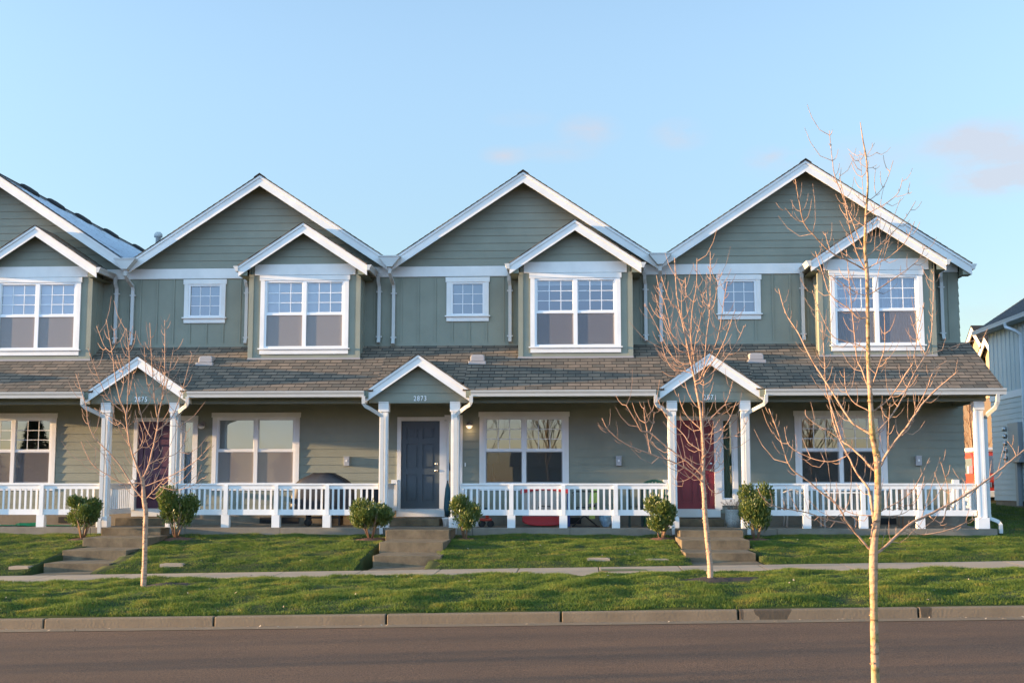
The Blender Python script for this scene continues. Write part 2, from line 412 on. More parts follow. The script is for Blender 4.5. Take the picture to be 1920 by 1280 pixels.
def fixn(o):
    import bmesh
    bm = bmesh.new(); bm.from_mesh(o.data); bmesh.ops.recalc_face_normals(bm, faces=bm.faces); bm.to_mesh(o.data); bm.free()
def tag(o, label=None, cat=None, group=None, kind=None):
    if label: o['label'] = label
    if cat: o['category'] = cat
    if group: o['group'] = group
    if kind: o['kind'] = kind
    return o
def empty(name, loc, label, cat, group=None):
    o = bpy.data.objects.new(name, None); o.empty_display_size = .2; o.location = loc; C.objects.link(o)
    return tag(o, label, cat, group)
def copy_tree(o, parent=None):
    c = o.copy(); C.objects.link(c); c.parent = parent
    for ch in list(o.children): copy_tree(ch, c)
    return c

def lap(mb, Y, z0, z1, xl, xr, ops=(), ex=.18, zref=0., depth=.014):
    fl = xl if callable(xl) else (lambda z: xl); fr = xr if callable(xr) else (lambda z: xr)
    br = {z0, z1}
    k = math.ceil((z0 - zref) / ex)
    while zref + k * ex < z1:
        br.add(zref + k * ex); k += 1
    for o in ops:
        for q in (o[2], o[3]):
            if z0 < q < z1: br.add(q)
    br = sorted(br); br = [b for i, b in enumerate(br) if i == 0 or b - br[i - 1] > 1e-4]
    for a, b in zip(br, br[1:]):
        m = (a + b) / 2; row = math.floor((m - zref) / ex) * ex + zref
        ya = Y - depth * (1 - (a - row) / ex); yb = Y - depth * (1 - (b - row) / ex)
        seg = [((fl(a), fl(b)), (fr(a), fr(b)))]
        for o in ops:
            if o[2] < m < o[3]:
                new = []
                for l, r in seg:
                    if o[0] >= r[0] or o[1] <= l[0]: new.append((l, r)); continue
                    if o[0] > l[0]: new.append((l, (o[0], o[0])))
                    if o[1] < r[0]: new.append(((o[1], o[1]), r))
                seg = new
        for l, r in seg:
            if r[0] - l[0] < 1e-4: continue
            mb.poly([(l[0], ya, a), (r[0], ya, a), (r[1], yb, b), (l[1], yb, b)])
            if depth and abs(a - row) < 1e-4 and a > z0 + 1e-4:
                mb.poly([(l[0], Y, a), (r[0], Y, a), (r[0], Y - depth, a), (l[0], Y - depth, a)])

def roof_slab(mb, x0, z0, x1, z1, Y0, Y1, th=.035, saw=True):
    """a roof plane between eave line (x0,z0) and ridge line (x1,z1), running from Y0 to Y1; shingle courses as thin steps"""
    L = math.hypot(x1 - x0, z1 - z0); nx, nz = -(z1 - z0) / L, (x1 - x0) / L
    if nz < 0: nx, nz = -nx, -nz
    n = max(1, round(L / .165)); i0 = len(mb.f)
    for k in range(n):
        a, b = k / n, (k + 1) / n
        pa = (x0 + (x1 - x0) * a, z0 + (z1 - z0) * a); pb = (x0 + (x1 - x0) * b, z0 + (z1 - z0) * b)
        ta, tb = th + .008, th
        A = (pa[0] + nx * ta, pa[1] + nz * ta); B = (pb[0] + nx * tb, pb[1] + nz * tb); A0 = (pa[0] + nx * th * (1 if k else -.0), pa[1] + nz * th * (1 if k else 0))
        uv = [(Y0, a * n * .165), (Y1, a * n * .165), (Y1, b * n * .165), (Y0, b * n * .165)]
        mb.poly([(A[0], Y0, A[1]), (A[0], Y1, A[1]), (B[0], Y1, B[1]), (B[0], Y0, B[1])], uv)
        mb.poly([(A0[0], Y0, A0[1]), (A0[0], Y1, A0[1]), (A[0], Y1, A[1]), (A[0], Y0, A[1])], [(Y0, 0), (Y1, 0), (Y1, .01), (Y0, .01)])
        for Y in (Y0, Y1):
            mb.poly([(pa[0], Y, pa[1]), (pb[0], Y, pb[1]), (B[0], Y, B[1]), (A[0], Y, A[1])], [(0, a), (0, b), (.01, b), (.01, a)])
    mb.poly([(x0, Y0, z0), (x0, Y1, z0), (x1, Y1, z1), (x1, Y0, z1)], [(0, 0)] * 4)
    return mb

def rake(mbB, mbT, xa, za, xb, zb, Yf, hgt, th=.022, trim=.06):
    """rake board from eave (xa,za) to ridge (xb,zb): za, zb = top edge; board in mbB, upper trim strip in mbT"""
    mbB.prism([(xa, Yf, za), (xb, Yf, zb), (xb, Yf, zb - hgt), (xa, Yf, za - hgt)], (0, th, 0))
    mbT.prism([(xa, Yf - .02, za + .003), (xb, Yf - .02, zb + .003), (xb, Yf - .02, zb - trim), (xa, Yf - .02, za - trim)], (0, .0185, 0))

# ------------------------------------------------------------------ windows
def window(root, cx, kind, Yw, z0, z1, hw, blind=None, label=None, screen=True, headw=None, mun=True, sm='screen'):
    """glass opening cx±hw, z0..z1 in the wall plane Yw (front at smaller Y)"""
    dbl = kind == 'double'
    fr = MB(); fw = .045
    fr.box(cx - hw - fw, cx + hw + fw, Yw - .022, Yw + .07, z1, z1 + fw)
    fr.box(cx - hw - fw, cx + hw + fw, Yw - .022, Yw + .07, z0 - fw, z0)
    fr.box(cx - hw - fw, cx - hw, Yw - .022, Yw + .07, z0, z1)
    fr.box(cx + hw, cx + hw + fw, Yw - .022, Yw + .07, z0, z1)
    if dbl:
        fr.box(cx - .045, cx + .045, Yw - .022, Yw + .07, z0, z1)
        zm = z0 + (z1 - z0) * .5
        for s in (-1, 1):
            a, b = (cx - hw, cx - .045) if s < 0 else (cx + .045, cx + hw)
            fr.box(a, b, Yw - .012, Yw + .05, zm - .022, zm + .026)
            for q, r, y in ((zm + .026, z1, Yw + .005), (z0, zm - .022, Yw + .02)):      # sash rims
                fr.box(a, a + .022, y, y + .03, q, r); fr.box(b - .022, b, y, y + .03, q, r)
                fr.box(a + .022, b - .022, y, y + .03, r - .02, r); fr.box(a + .022, b - .022, y, y + .03, q, q + .022)
    w = fr.build('window', 'vinyl', root, label=label)
    t = MB(); tw = .10; hh = .115; hd = headw or .06
    t.box(cx - hw - fw - tw, cx - hw - fw, Yw - .034, Yw, z0 - fw, z1 + fw)
    t.box(cx + hw + fw, cx + hw + fw + tw, Yw - .034, Yw, z0 - fw, z1 + fw)
    t.box(cx - hw - fw - tw - hd * .4, cx + hw + fw + tw + hd * .4, Yw - .042, Yw, z1 + fw, z1 + fw + hh)
    t.build('window_trim', 'trim', w)
    s_ = MB()
    s_.box(cx - hw - fw - tw - .035, cx + hw + fw + tw + .035, Yw - .075, Yw + .0, z0 - fw - .03, z0 - fw)
    s_.box(cx - hw - fw - tw, cx + hw + fw + tw, Yw - .036, Yw, z0 - fw - .135, z0 - fw - .03)
    s_.build('window_sill', 'trim', w)
    halves = ((cx - hw + .022, cx - .067), (cx + .067, cx + hw - .022)) if dbl else ((cx - hw, cx + hw),)
    zm = z0 + (z1 - z0) * .5
    mu = MB()
    for a, b in halves:
        lo = zm + .046 if dbl else z0
        hi = z1 - .02 if dbl else z1
        MB().poly([(a, Yw + .02, lo), (b, Yw + .02, lo), (b, Yw + .02, hi), (a, Yw + .02, hi)]).build('pane', 'glass', w)
        if dbl:
            MB().poly([(a, Yw + .036, z0 + .022), (b, Yw + .036, z0 + .022), (b, Yw + .036, zm - .042), (a, Yw + .036, zm - .042)]).build('pane', 'glass', w)
            if screen:
                MB().poly([(a - .022, Yw + .006, z0), (b + .022, Yw + .006, z0), (b + .022, Yw + .006, zm - .022), (a - .022, Yw + .006, zm - .022)]).build('insect_screen', sm, w)
        if mun:
            for k in (1, 2):
                x = a + (b - a) * k / 3; mu.box(x - .008, x + .008, Yw + .010, Yw + .018, lo, hi)
                z = lo + (hi - lo) * k / 3; mu.box(a, b, Yw + .0105, Yw + .0175, z - .008, z + .008)
    if mun: mu.build('muntins', 'vinyl', w)
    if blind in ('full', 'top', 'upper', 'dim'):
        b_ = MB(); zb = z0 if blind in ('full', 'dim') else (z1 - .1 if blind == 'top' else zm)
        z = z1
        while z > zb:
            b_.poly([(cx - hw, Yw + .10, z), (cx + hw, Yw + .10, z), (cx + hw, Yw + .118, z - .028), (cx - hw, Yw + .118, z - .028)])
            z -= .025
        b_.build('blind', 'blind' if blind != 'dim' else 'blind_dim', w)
    if blind == 'curtain':
        b_ = MB()
        for a, b in ((cx - hw, cx - .1), (cx + .02, cx + hw)):
            n = 60; px = None
            for k in range(n + 1):
                x = a + (b - a) * k / n; y = Yw + .16 + .03 * math.sin(k * 1.15) + .012 * math.sin(k * 2.7)
                if px: b_.poly([(px[0], px[1], z0), (x, y, z0), (x, y, z1), (px[0], px[1], z1)])
                px = (x, y)
        b_.build('curtain', 'curtain', w)
    return w
def hole(cx, hw, z0, z1): return (cx - hw - .045, cx + hw + .045, z0 - .045, z1 + .045)

def downspout(root, pts, straps=(), w=.074, d=.06, mt='gutter'):
    m = MB().sweep(pts, w, d)
    for x, y, z in straps: m.box(x - .068, x + .068, y - d / 2 - .006, y + .03, z - .015, z + .015)
    return m.build('downspout', mt, root)
def gutter_x(root, xa, xb, Yb, zt, mt='gutter'):
    """gutter running along X, back at Yb, top at zt"""
    prof = [(0, 0), (0, -.13), (-.075, -.13), (-.085, -.075), (-.115, -.03), (-.12, 0)]
    m = MB().prism([(xa, Yb + y, zt + z) for y, z in prof], (xb - xa, 0, 0))
    o = m.build('gutter', mt, root); fixn(o); return o
def gutter_y(root, X, sgn, Ya, Yb, zt, mt='gutter'):
    prof = [(0, 0), (0, -.12), (.06, -.12), (.08, -.06), (.105, -.02), (.11, 0)]
    m = MB().prism([(X + sgn * x, Ya, zt + z) for x, z in prof], (0, Yb - Ya, 0))
    o = m.build('gutter', mt, root); fixn(o); return o

# ------------------------------------------------------------------ ground
def base(X): return .018 * (max(-60, min(60, X)) + 1.2)
def kerb_z(X): return -1.630 + base(X)
def road_z(X): return kerb_z(X) - .132
def walk_z(X, Y): return -1.478 + .022 * (Y - 20.6) / 1.65 + base(X)
STEPX = ((-9.95, -8.72), (-3.98, -2.75), (1.93, 3.16))
def vnoise(x, y, s, seed=0):
    x = np.asarray(x) / s; y = np.asarray(y) / s
    xi = np.floor(x).astype(np.int64); yi = np.floor(y).astype(np.int64); fx = x - xi; fy = y - yi
    fx = fx * fx * (3 - 2 * fx); fy = fy * fy * (3 - 2 * fy)
    def h(a, b):
        q = (a * 374761393 + b * 668265263 + seed * 974634777) & 0xFFFFFFFF
        q = ((q ^ (q >> 13)) * 1274126177) & 0xFFFFFFFF
        return ((q ^ (q >> 16)) & 0xFFFF) / 65535.0
    return (h(xi, yi) * (1 - fx) + h(xi + 1, yi) * fx) * (1 - fy) + (h(xi, yi + 1) * (1 - fx) + h(xi + 1, yi + 1) * fx) * fy
def gz(X, Y):
    """turf height"""
    if 22.25 <= Y <= 27.14:
        for a, b in STEPX:
            if a < X < b: return walk_z(X, 22.25) - .06
    if Y < 1.0: return -1.62 + base(X)
    if Y < 3.0: return -1.62 + base(X)
    if Y < 9.0: return -1.65 + base(X) + .03
    if Y < 16.45: return road_z(X) - .1
    if Y < 20.6:
        t = (Y - 16.45) / 4.15
        return kerb_z(X) + (walk_z(X, 20.6) - kerb_z(X)) * t + .01 + .05 * math.sin(math.pi * t) + .06 * float(vnoise(X, Y, .62, 3)) + .055 * float(vnoise(X, Y, .30, 5)) * (1 if .03 < t < .97 else 0) - .03
    if Y < 22.25: return walk_z(X, Y) - .09
    z0 = walk_z(X, 22.25) + .0; z1 = -1.095
    if X > 9: z1 += .012 * min(X - 9, 12)
    if X < -12: z1 -= .012 * min(-12 - X, 6)
    t = min(1, (Y - 22.25) / 4.9)
    z = z0 + (z1 - z0) * (t ** .85) + .035 * float(vnoise(X, Y, .6, 9)) * min(1, t * 8) + .04 * float(vnoise(X, Y, .28, 11)) * min(1, t * 8) - .012
    if Y > 27.15 and X > 8.7:
        z += min(1, (Y - 27.15) / 18) * .30
    elif Y > 27.15: z = z1 - .05
    return z
xs = sorted(set([-900, -500, -300, -200, -140, -100, -80] + [-60 + 4 * i for i in range(11)] + [-15 + .15 * i for i in range(200) if not any(a - .14 < -15 + .15 * i < b + .14 for a, b in STEPX)] + [q for a, b in STEPX for q in (a - .12, a - .001, a + .001, (a + b) / 2, b - .001, b + .001, b + .12)] + [-17.7, -16.8, -16, 15.2] + [16 + 3 * i for i in range(15)] + [61, 80, 120, 200, 300, 500, 900]))
ys = sorted(set([-900, -500, -200, -100, -60, -30, -10, 0, 3, 5, 7, 8.9, 9.0, 9.01, 12, 16.3, 16.44, 16.45] + [16.57 + .125 * i for i in range(32)] + [20.59, 20.6, 21.4, 22.24, 22.25] + [22.4 + .15 * i for i in range(32)] + [27.14, 27.2, 29, 31, 34, 38, 42, 46, 50, 60, 80, 120, 200, 400, 900]))
g = MB()
g.v = [(x, y, gz(x, y)) for y in ys for x in xs]; nx = len(xs)
for j in range(len(ys) - 1):
    for i in range(nx - 1):
        g.face((j * nx + i, j * nx + i + 1, (j + 1) * nx + i + 1, (j + 1) * nx + i), None, True)
tag(g.build('ground', 'turf'), kind='structure')
X0, X1 = -150, 150
def strip(name, m, Ya, Yb, fz, n=60):
    s = MB()
    for k in range(n):
        a = X0 + (X1 - X0) * k / n; b = X0 + (X1 - X0) * (k + 1) / n
        s.poly([(a, Ya, fz(a)), (b, Ya, fz(b)), (b, Yb, fz(b)), (a, Yb, fz(a))])
    return tag(s.build(name, m), kind='structure')
strip('road', 'asphalt', 9.2, 16.22, road_z)
gp = MB()   # gutter pan of the far kerb
for k in range(60):
    a = X0 + 5 * k; b = a + 5
    gp.poly([(a, 16.0, road_z(a) + .006), (b, 16.0, road_z(b) + .006), (b, 16.32, road_z(b) + .010), (a, 16.32, road_z(a) + .010)])
tag(gp.build('gutter_pan', 'kerb'), kind='structure')
# kerb stones with joints
kx0 = at(400, 1165, 16.3)[0]; kl = (at(1385, 1155, 16.3)[0] - kx0) / 3
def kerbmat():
    m = mat('kerb_blotched', (.168, .118, .070), .9, .16, 2.2, .45, 40, detail=8)
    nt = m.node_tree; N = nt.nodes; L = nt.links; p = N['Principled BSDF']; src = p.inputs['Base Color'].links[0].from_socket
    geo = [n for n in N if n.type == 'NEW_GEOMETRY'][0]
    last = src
    for px, rx in ((1450, .30), (1388, .06), (1738, .10)):  # darker blotches at set places along the kerb
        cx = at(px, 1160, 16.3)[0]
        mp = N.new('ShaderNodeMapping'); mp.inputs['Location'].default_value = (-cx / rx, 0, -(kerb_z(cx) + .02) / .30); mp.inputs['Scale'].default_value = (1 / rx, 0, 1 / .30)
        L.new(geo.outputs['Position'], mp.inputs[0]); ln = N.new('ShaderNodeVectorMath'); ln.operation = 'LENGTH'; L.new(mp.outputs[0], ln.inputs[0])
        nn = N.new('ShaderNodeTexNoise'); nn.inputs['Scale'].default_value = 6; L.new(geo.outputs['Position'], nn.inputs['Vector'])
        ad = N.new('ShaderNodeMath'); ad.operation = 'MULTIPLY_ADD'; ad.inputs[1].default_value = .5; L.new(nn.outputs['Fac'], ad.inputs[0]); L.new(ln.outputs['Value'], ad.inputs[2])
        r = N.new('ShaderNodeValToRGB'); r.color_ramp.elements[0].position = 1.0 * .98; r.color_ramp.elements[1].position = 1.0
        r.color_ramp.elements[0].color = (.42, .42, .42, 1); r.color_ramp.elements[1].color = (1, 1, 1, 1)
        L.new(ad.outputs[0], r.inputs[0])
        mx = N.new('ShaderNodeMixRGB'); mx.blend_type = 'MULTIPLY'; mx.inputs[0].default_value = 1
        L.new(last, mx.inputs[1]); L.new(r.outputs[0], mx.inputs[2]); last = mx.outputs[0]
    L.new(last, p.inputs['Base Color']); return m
kb = MB()
for k in range(-25, 26):
    a = kx0 + kl * k + .012; b = kx0 + kl * (k + 1) - .012
    za, zb = kerb_z(a), kerb_z(b)
    pr = [(16.30, -.4), (16.315, -.012), (16.33, 0), (16.45, 0), (16.45, -.4)]
    i = kb._a([(a, y, za + z) for y, z in pr] + [(b, y, zb + z) for y, z in pr]); n = len(pr)
    kb.face(list(range(i + n - 1, i - 1, -1))[::-1]); kb.face(list(range(i + n, i + 2 * n))[::-1])
    for q in range(n): kb.face((i + q, i + n + q, i + n + (q + 1) % n, i + (q + 1) % n))
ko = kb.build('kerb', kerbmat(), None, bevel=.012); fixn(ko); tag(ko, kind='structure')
kn = MB()
for k in range(60):
    a = X0 + 5 * k; b = a + 4.98
    i = kn._a([(a, y, kerb_z(a) + z) for y, z in ((9.2, -.3), (9.2, 0), (9.05, 0), (9.05, -.3))] + [(b, y, kerb_z(b) + z) for y, z in ((9.2, -.3), (9.2, 0), (9.05, 0), (9.05, -.3))])
    for q in range(4): kn.face((i + q, i + (q + 1) % 4, i + 4 + (q + 1) % 4, i + 4 + q))
ko = kn.build('near_kerb', 'kerb'); fixn(ko); tag(ko, kind='structure')
# sidewalk slabs
sw = MB(); j0 = at(973.7, 1064, 22.25)[0]; jl = (at(1271, 1062, 22.25)[0] - j0) / 2
for k in range(-45, 46):
    a = j0 + jl * k + .008; b = j0 + jl * (k + 1) - .008
    Z = lambda x, y: walk_z(x, y) + .004
    i = sw._a([(a, 20.62, Z(a, 20.6)), (b, 20.62, Z(b, 20.6)), (b, 22.23, Z(b, 22.25)), (a, 22.23, Z(a, 22.25)),
               (a, 20.62, Z(a, 20.6) - .1), (b, 20.62, Z(b, 20.6) - .1), (b, 22.23, Z(b, 22.25) - .1), (a, 22.23, Z(a, 22.25) - .1)])
    for q in ((0, 1, 2, 3), (0, 4, 5, 1), (1, 5, 6, 2), (2, 6, 7, 3), (3, 7, 4, 0)): sw.face([i + z for z in q])
so_ = sw.build('sidewalk', 'sidewalk', None, bevel=.006); fixn(so_); tag(so_, kind='structure')
sw2 = MB()
for k in range(60):
    a = X0 + 5 * k; b = a + 4.98
    sw2.poly([(a, 1.2, -1.6 + base(a)), (b, 1.2, -1.6 + base(b)), (b, 2.8, -1.6 + base(b)), (a, 2.8, -1.6 + base(a))])
tag(sw2.build('near_sidewalk', 'sidewalk'), kind='structure')

# bare beds without grass: (x, y, rx, ry)
BEDS = []
def in_bed(x, y):
    r = np.zeros(len(x), bool)
    for bx, by, rx, ry in BEDS:
        r |= ((x - bx) / rx) ** 2 + ((y - by) / ry) ** 2 + .5 * (vnoise(x, y, .15, 2) - .5) < 1
    return r
def bed(cx, cy, rx, ry, m='soil', label='dark soil', grp=None):
    BEDS.append((cx, cy, rx * .95, ry * .95))
    b = MB(); rings = []; n = 28
    for r in (1.0, .75, .5, .25):
        q = []
        for j in range(n):
            a = 2 * math.pi * j / n; k = 1 + .12 * math.sin(3 * a + cx) + .06 * math.sin(7 * a)
            x = cx + rx * r * k * math.cos(a); y = cy + ry * r * k * math.sin(a)
            q.append((x, y, gz(x, min(y, 27.1)) - .012 + .06 * (1 - r) + .008 * math.sin(11 * a + 20 * r) * (r < .9)))
        rings.append(b._a(q))
    for k in range(3):
        for j in range(n): b.face((rings[k] + j, rings[k] + (j + 1) % n, rings[k + 1] + (j + 1) % n, rings[k + 1] + j), None, True)
    b.face([rings[3] + j for j in range(n)])
    return tag(b.build('soil_bed', m), label, 'soil', None, 'stuff')

# ------------------------------------------------------------------ the townhouses
W = 29.2
UNITS = [
 dict(xl=-17.30, xr=-10.62, rl=-17.66, ridge=-13.99, zr=7.42, bay=-12.60, small=-15.2, win=-13.355, pg=-16.5, door=None, cols=[-17.20, -15.72], posts=[-14.02, -12.92, -11.81], rail=(-15.60, -10.54), num=None, bb='full', wb=None),
 dict(xl=-10.62, xr=-4.39, rl=-10.62, ridge=-7.51, zr=7.225, bay=-6.32, small=-8.86, win=-7.563, pg=-9.65, door=-10.37, cols=[-10.42, -8.89], posts=[-7.713, -6.605, -5.491], rail=(-8.78, -4.38), num='2875', bb='full', wb='full'),
 dict(xl=-4.39, xr=1.84, rl=-4.39, ridge=-1.30, zr=7.225, bay=-0.10, small=-2.62, win=-1.303, pg=-3.49, door=-4.155, cols=[-4.27, -2.71], posts=[-1.495, -.38, .742], rail=(-2.60, 1.85), num='2873', bb='top', wb=None),
 dict(xl=1.84, xr=8.67, rl=1.84, ridge=5.21, zr=7.40, bay=6.65, small=3.68, win=5.906, pg=2.755, door=2.145, cols=[1.96, 3.52, 8.43], posts=[4.775, 5.964, 7.147], rail=(3.63, 8.32), num='2871', bb='curtain', wb=None),
]
LAB = ["grey-green townhouse cut off by the photo's left edge, frost on its roof",
       "grey-green townhouse with the dark purple front door, second from the left",
       "grey-green townhouse with the slate blue front door and white number 2873",
       "grey-green townhouse with the dark red front door, number 2871, at the right end"]
DOORM = [None, 'door_purple', 'door_slate', 'door_red']
S = 2 / 3; PSL = .542; PY0 = 26.97; PZ0 = 1.985
def proof(Y): return PZ0 + (Y - PY0) * PSL
for ui, u in enumerate(UNITS):
    xl, xr, rl, rg, zr = u['xl'], u['xr'], u['rl'], u['ridge'], u['zr']
    rr = 8.88 if ui == 3 else xr
    root = empty('townhouse', ((xl + xr) / 2, W, -.93), LAB[ui], 'townhouse', 'townhouses of the grey-green row')
    zl_ = lambda x: zr - S * abs(x - rg)
    bx, sx, wx, pg, dr = u['bay'], u['small'], u['win'], u['pg'], u['door']
    # --- lower lap wall
    ops = [hole(wx, .885, .03, 1.50)]
    if dr is not None: ops += [(dr - .02, dr + .92, -.70, 1.47), (dr + 1.05, dr + 1.34, -.36, 1.50)]
    lo = MB(); lap(lo, W, -.66, 1.90, xl, xr, ops, .182, -.66 + .01)
    lo.build('lower_wall', 'siding', root)
    f = MB(); f.box(xl, xr, W + .02, W + .2, -1.3, -.66); f.build('foundation', 'concrete', root)
    # crawlspace vents
    for vx in {1: (-7.24, -7.08 + .36), 0: (-12.0,), 2: (-.2,), 3: (6.9,)}[ui]:
        v = MB(); v.box(vx - .2, vx + .2, W + .005, W + .02, -.90, -.76)
        for q in range(4): v.box(vx - .2, vx + .2, W - .003, W + .004, -.885 + q * .035, -.872 + q * .035)
        v.build('crawlspace_vent', 'dark', root)
    # --- upper wall, board and batten
    up = MB(); lap(up, W, 3.0, 4.95, xl, xr, [hole(sx, .35, 3.955, 4.655), (bx - 1.2, bx + 1.2, 3.02, 4.9)], 50, -10, 0)
    x = xl + .21
    while x < xr - .05:
        if not (bx - 1.25 < x < bx + 1.25):
            if abs(x - sx) < .52:
                up.box(x - .02, x + .02, W - .018, W + .002, 3.28, 3.79)
            else: up.box(x - .02, x + .02, W - .018, W + .002, 3.28, 4.85)
        x += .40
    up.box(xl, xr, W - .022, W + .002, 3.1, 3.28)
    up.build('upper_wall', 'siding', root)
    fb = MB(); fb.box(xl, xr, W - .03, W + .002, 4.835, 5.075); fb.build('frieze_board', 'trim', root)
    # --- gable wall
    gw = MB(); zt = zr - .1
    lap(gw, W, 5.0, zt, lambda z: max(xl, rg - (zt - z) / S), lambda z: min(xr, rg + (zt - z) / S), (), .1785, 5.075 + .01)
    gw.build('gable_wall', 'siding_gable', root)
    # --- rest of the shell
    sh = MB()
    sh.box(xl, xr, 43.4, 43.6, -1.2, 5.0)
    sh.poly([(rl, 43.5, 4.9), (rr, 43.5, 4.9), (rg, 43.5, zr - .1)])
    if ui == 3:
        sh.T = lambda x, y, z: (8.67 + (W - y), x, z); lap(sh, W, -.66, 5.09, W, 43.6, (), .182, -.65); sh.T = None
        sh.box(8.2, 8.655, W + .21, 43.6, -1.3, -.67)
    if ui == 0:
        sh.T = lambda x, y, z: (-17.3 - (W - y), x, z); lap(sh, W, -.66, 4.96, W, 43.6, (), .182, -.65); sh.T = None
    o = sh.build('rear_and_side_walls', 'siding', root)
    rm = MB(); rm.box(xl + .02, xr - .02, W + .3, W + 9, 2.35, 2.5); rm.box(xl + .05, xr - .05, W + 4, W + 4.1, -.6, 5.0); rm.box(xl + .02, xr - .02, W + .3, W + 9, -.66, -.6)
    rm.box(xl + .02, xl + .06, W + .2, W + 9, -.6, 5); rm.box(xr - .06, xr - .02, W + .2, W + 9, -.6, 5); rm.box(xl + .02, xr - .02, W + .3, W + 9, 4.95, 5.0)
    rm.build('interior_walls', 'room', root)
    # --- main roof
    Yf = 28.80
    r1 = MB(); roof_slab(r1, rl, zl_(rl), rg, zr, Yf - .03, 43.9, .02)
    if rl < xl or ui: pass
    r1.build('roof', 'shingle', root)
    r2 = MB(); roof_slab(r2, rr, zl_(rr), rg, zr, Yf - .03, 43.9, .02)
    ro = r2.build('roof', 'frost' if ui == 0 else 'shingle', root)
    if ui == 0: ro['label'] = 'frosted right slope of the roof'
    rc = MB()
    rc.prism([(rg - .13, Yf - .05, zr - S * .13 + .045), (rg, Yf - .05, zr + .048), (rg + .13, Yf - .05, zr - S * .13 + .045), (rg + .13, Yf - .05, zr - S * .13 + .022), (rg, Yf - .05, zr + .025), (rg - .13, Yf - .05, zr - S * .13 + .022)], (0, 15.1, 0))
    rc.build('ridge_cap', 'shingle_dark', root)
    so2 = MB()
    for xa in (rl, rr):
        so2.poly([(xa, Yf + .02, zl_(xa) - .07), (rg, Yf + .02, zr - .07), (rg, W + .01, zr - .07), (xa, W + .01, zl_(xa) - .07)])
    if ui == 3:
        so2.poly([(8.6, W, zl_(rr) - .17), (rr, W, zl_(rr) - .17), (rr, 43.6, zl_(rr) - .17), (8.6, 43.6, zl_(rr) - .17)])
        so2.prism([(8.68, Yf + .03, zl_(8.68) - .07), (rr, Yf + .03, zl_(rr) - .07), (rr, Yf + .03, zl_(rr) - .235), (8.68, Yf + .03, zl_(rr) - .235)], (0, .3, 0))
    so2.build('soffit', 'siding', root)
    for s, xa in ((-1, rl), (1, rr)):
        a, b = MB(), MB(); hb = .25
        xx = xa if xa in (-17.66, 8.88) else xa - s * .0
        rake(a, b, xx, zl_(xx), rg, zr, Yf, hb)
        o = a.build('rake_board', 'trim', root); fixn(o); o2 = b.build('rake_trim', 'trim', o); fixn(o2)
    if ui == 3:
        gutter_y(root, rr, 1, Yf - .02, 43.8, zl_(rr) + .0)
    # --- bay
    BY = 28.5; b0, b1 = bx - 1.275, bx + 1.275
    bw = MB(); lap(bw, BY, 2.60, 5.05, b0 + .02, b1 - .02, [hole(bx, .88, 3.135, 4.615)], 50, -10, 0)
    for s_, X in ((-1, b0), (1, b1)):
        bw.poly([(X, BY, 2.6), (X, W, 2.6), (X, W, 5.1), (X, BY, 5.1)])
        for q in (1,): bw.box(X - .015 if s_ < 0 else X, X if s_ < 0 else X + .015, BY + .33, BY + .37, 2.7, 4.95)
    bw.build('bay_wall', 'siding', root)
    for s_ in (-1, 1):
        cb = MB(); e = bx + s_ * 1.275
        if s_ < 0: cb.box(e - .02, e + .085, BY - .024, BY + .0, 2.86, 4.80); cb.box(e - .0245, e - .0005, BY - .0235, BY + .08, 2.86, 4.95)
        else: cb.box(e - .085, e + .02, BY - .024, BY + .0, 2.86, 4.80); cb.box(e + .0005, e + .0245, BY - .0235, BY + .08, 2.86, 4.95)
        cb.build('corner_board', 'siding', root)
    fl = MB(); fl.box(b0 - .03, b1 + .03, BY - .03, BY + .0, 2.80, 2.87); fl.build('bay_flashing', 'vent', root)
    bb = MB(); bb.box(bx - 1.17, bx + 1.17, BY - .03, BY + .0, 4.785, 5.035); bb.build('bay_frieze', 'trim', root)
    bg = MB(); bz = 5.945
    lap(bg, BY, 5.0, bz - .08, lambda z: bx - (bz - .08 - z) / S, lambda z: bx + (bz - .08 - z) / S, (), .1785, 5.035)
    bg.build('bay_gable_wall', 'siding_gable', root)
    for s in (-1, 1):
        r = MB(); xe = bx + s * 1.485; ze = bz - S * 1.485
        roof_slab(r, xe, ze, bx, bz, 28.2 - .03, W + .02, .02); r.build('bay_roof', 'shingle', root)
        a, b = MB(), MB(); rake(a, b, xe, ze, bx, bz, 28.2, .235)
        o = a.build('bay_rake_board', 'trim', root); fixn(o); o2 = b.build('bay_rake_trim', 'trim', o); fixn(o2)
        s2 = MB(); s2.poly([(xe, 28.22, ze - .07), (bx, 28.22, bz - .07), (bx, BY, bz - .07), (xe, BY, ze - .07)])
        xi = bx + s * 1.275
        s2.poly([(xe, 28.22, ze - .215), (xi, 28.22, ze - .215), (xi, W, ze - .215), (xe, W, ze - .215)])
        s2.poly([(xi + s * .002, 28.23, ze - .215), (xi + s * .002, 28.23, ze + .06), (xe, 28.23, ze - .08), (xe, 28.23, ze - .215)])
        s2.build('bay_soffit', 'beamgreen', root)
        gutter_y(root, xe, s, 28.16, W - .01, ze + .0)
        # downspout from the bay gutter on the wall
        dx = xe + s * .12 if s > 0 else xe - .06
        if not (ui == 3 and s > 0): pass
        downspout(root, [(dx - .04 * 0, W - .12, 4.86), (dx, W - .11, 4.72), (dx + .02, W - .06, 4.60), (dx + .02, W - .06, 3.40), (dx + .02, W - .12, 3.27)], [(dx + .02, W - .05, 4.48), (dx + .02, W - .05, 3.42)])
    window(root, bx, 'double', BY, 3.135, 4.615, .88, u['bb'], label='double window of the bay', sm='screen_light' if ui < 2 else 'screen')
    window(root, sx, 'small', W, 3.955, 4.655, .35, 'dim', label='small square upstairs window')
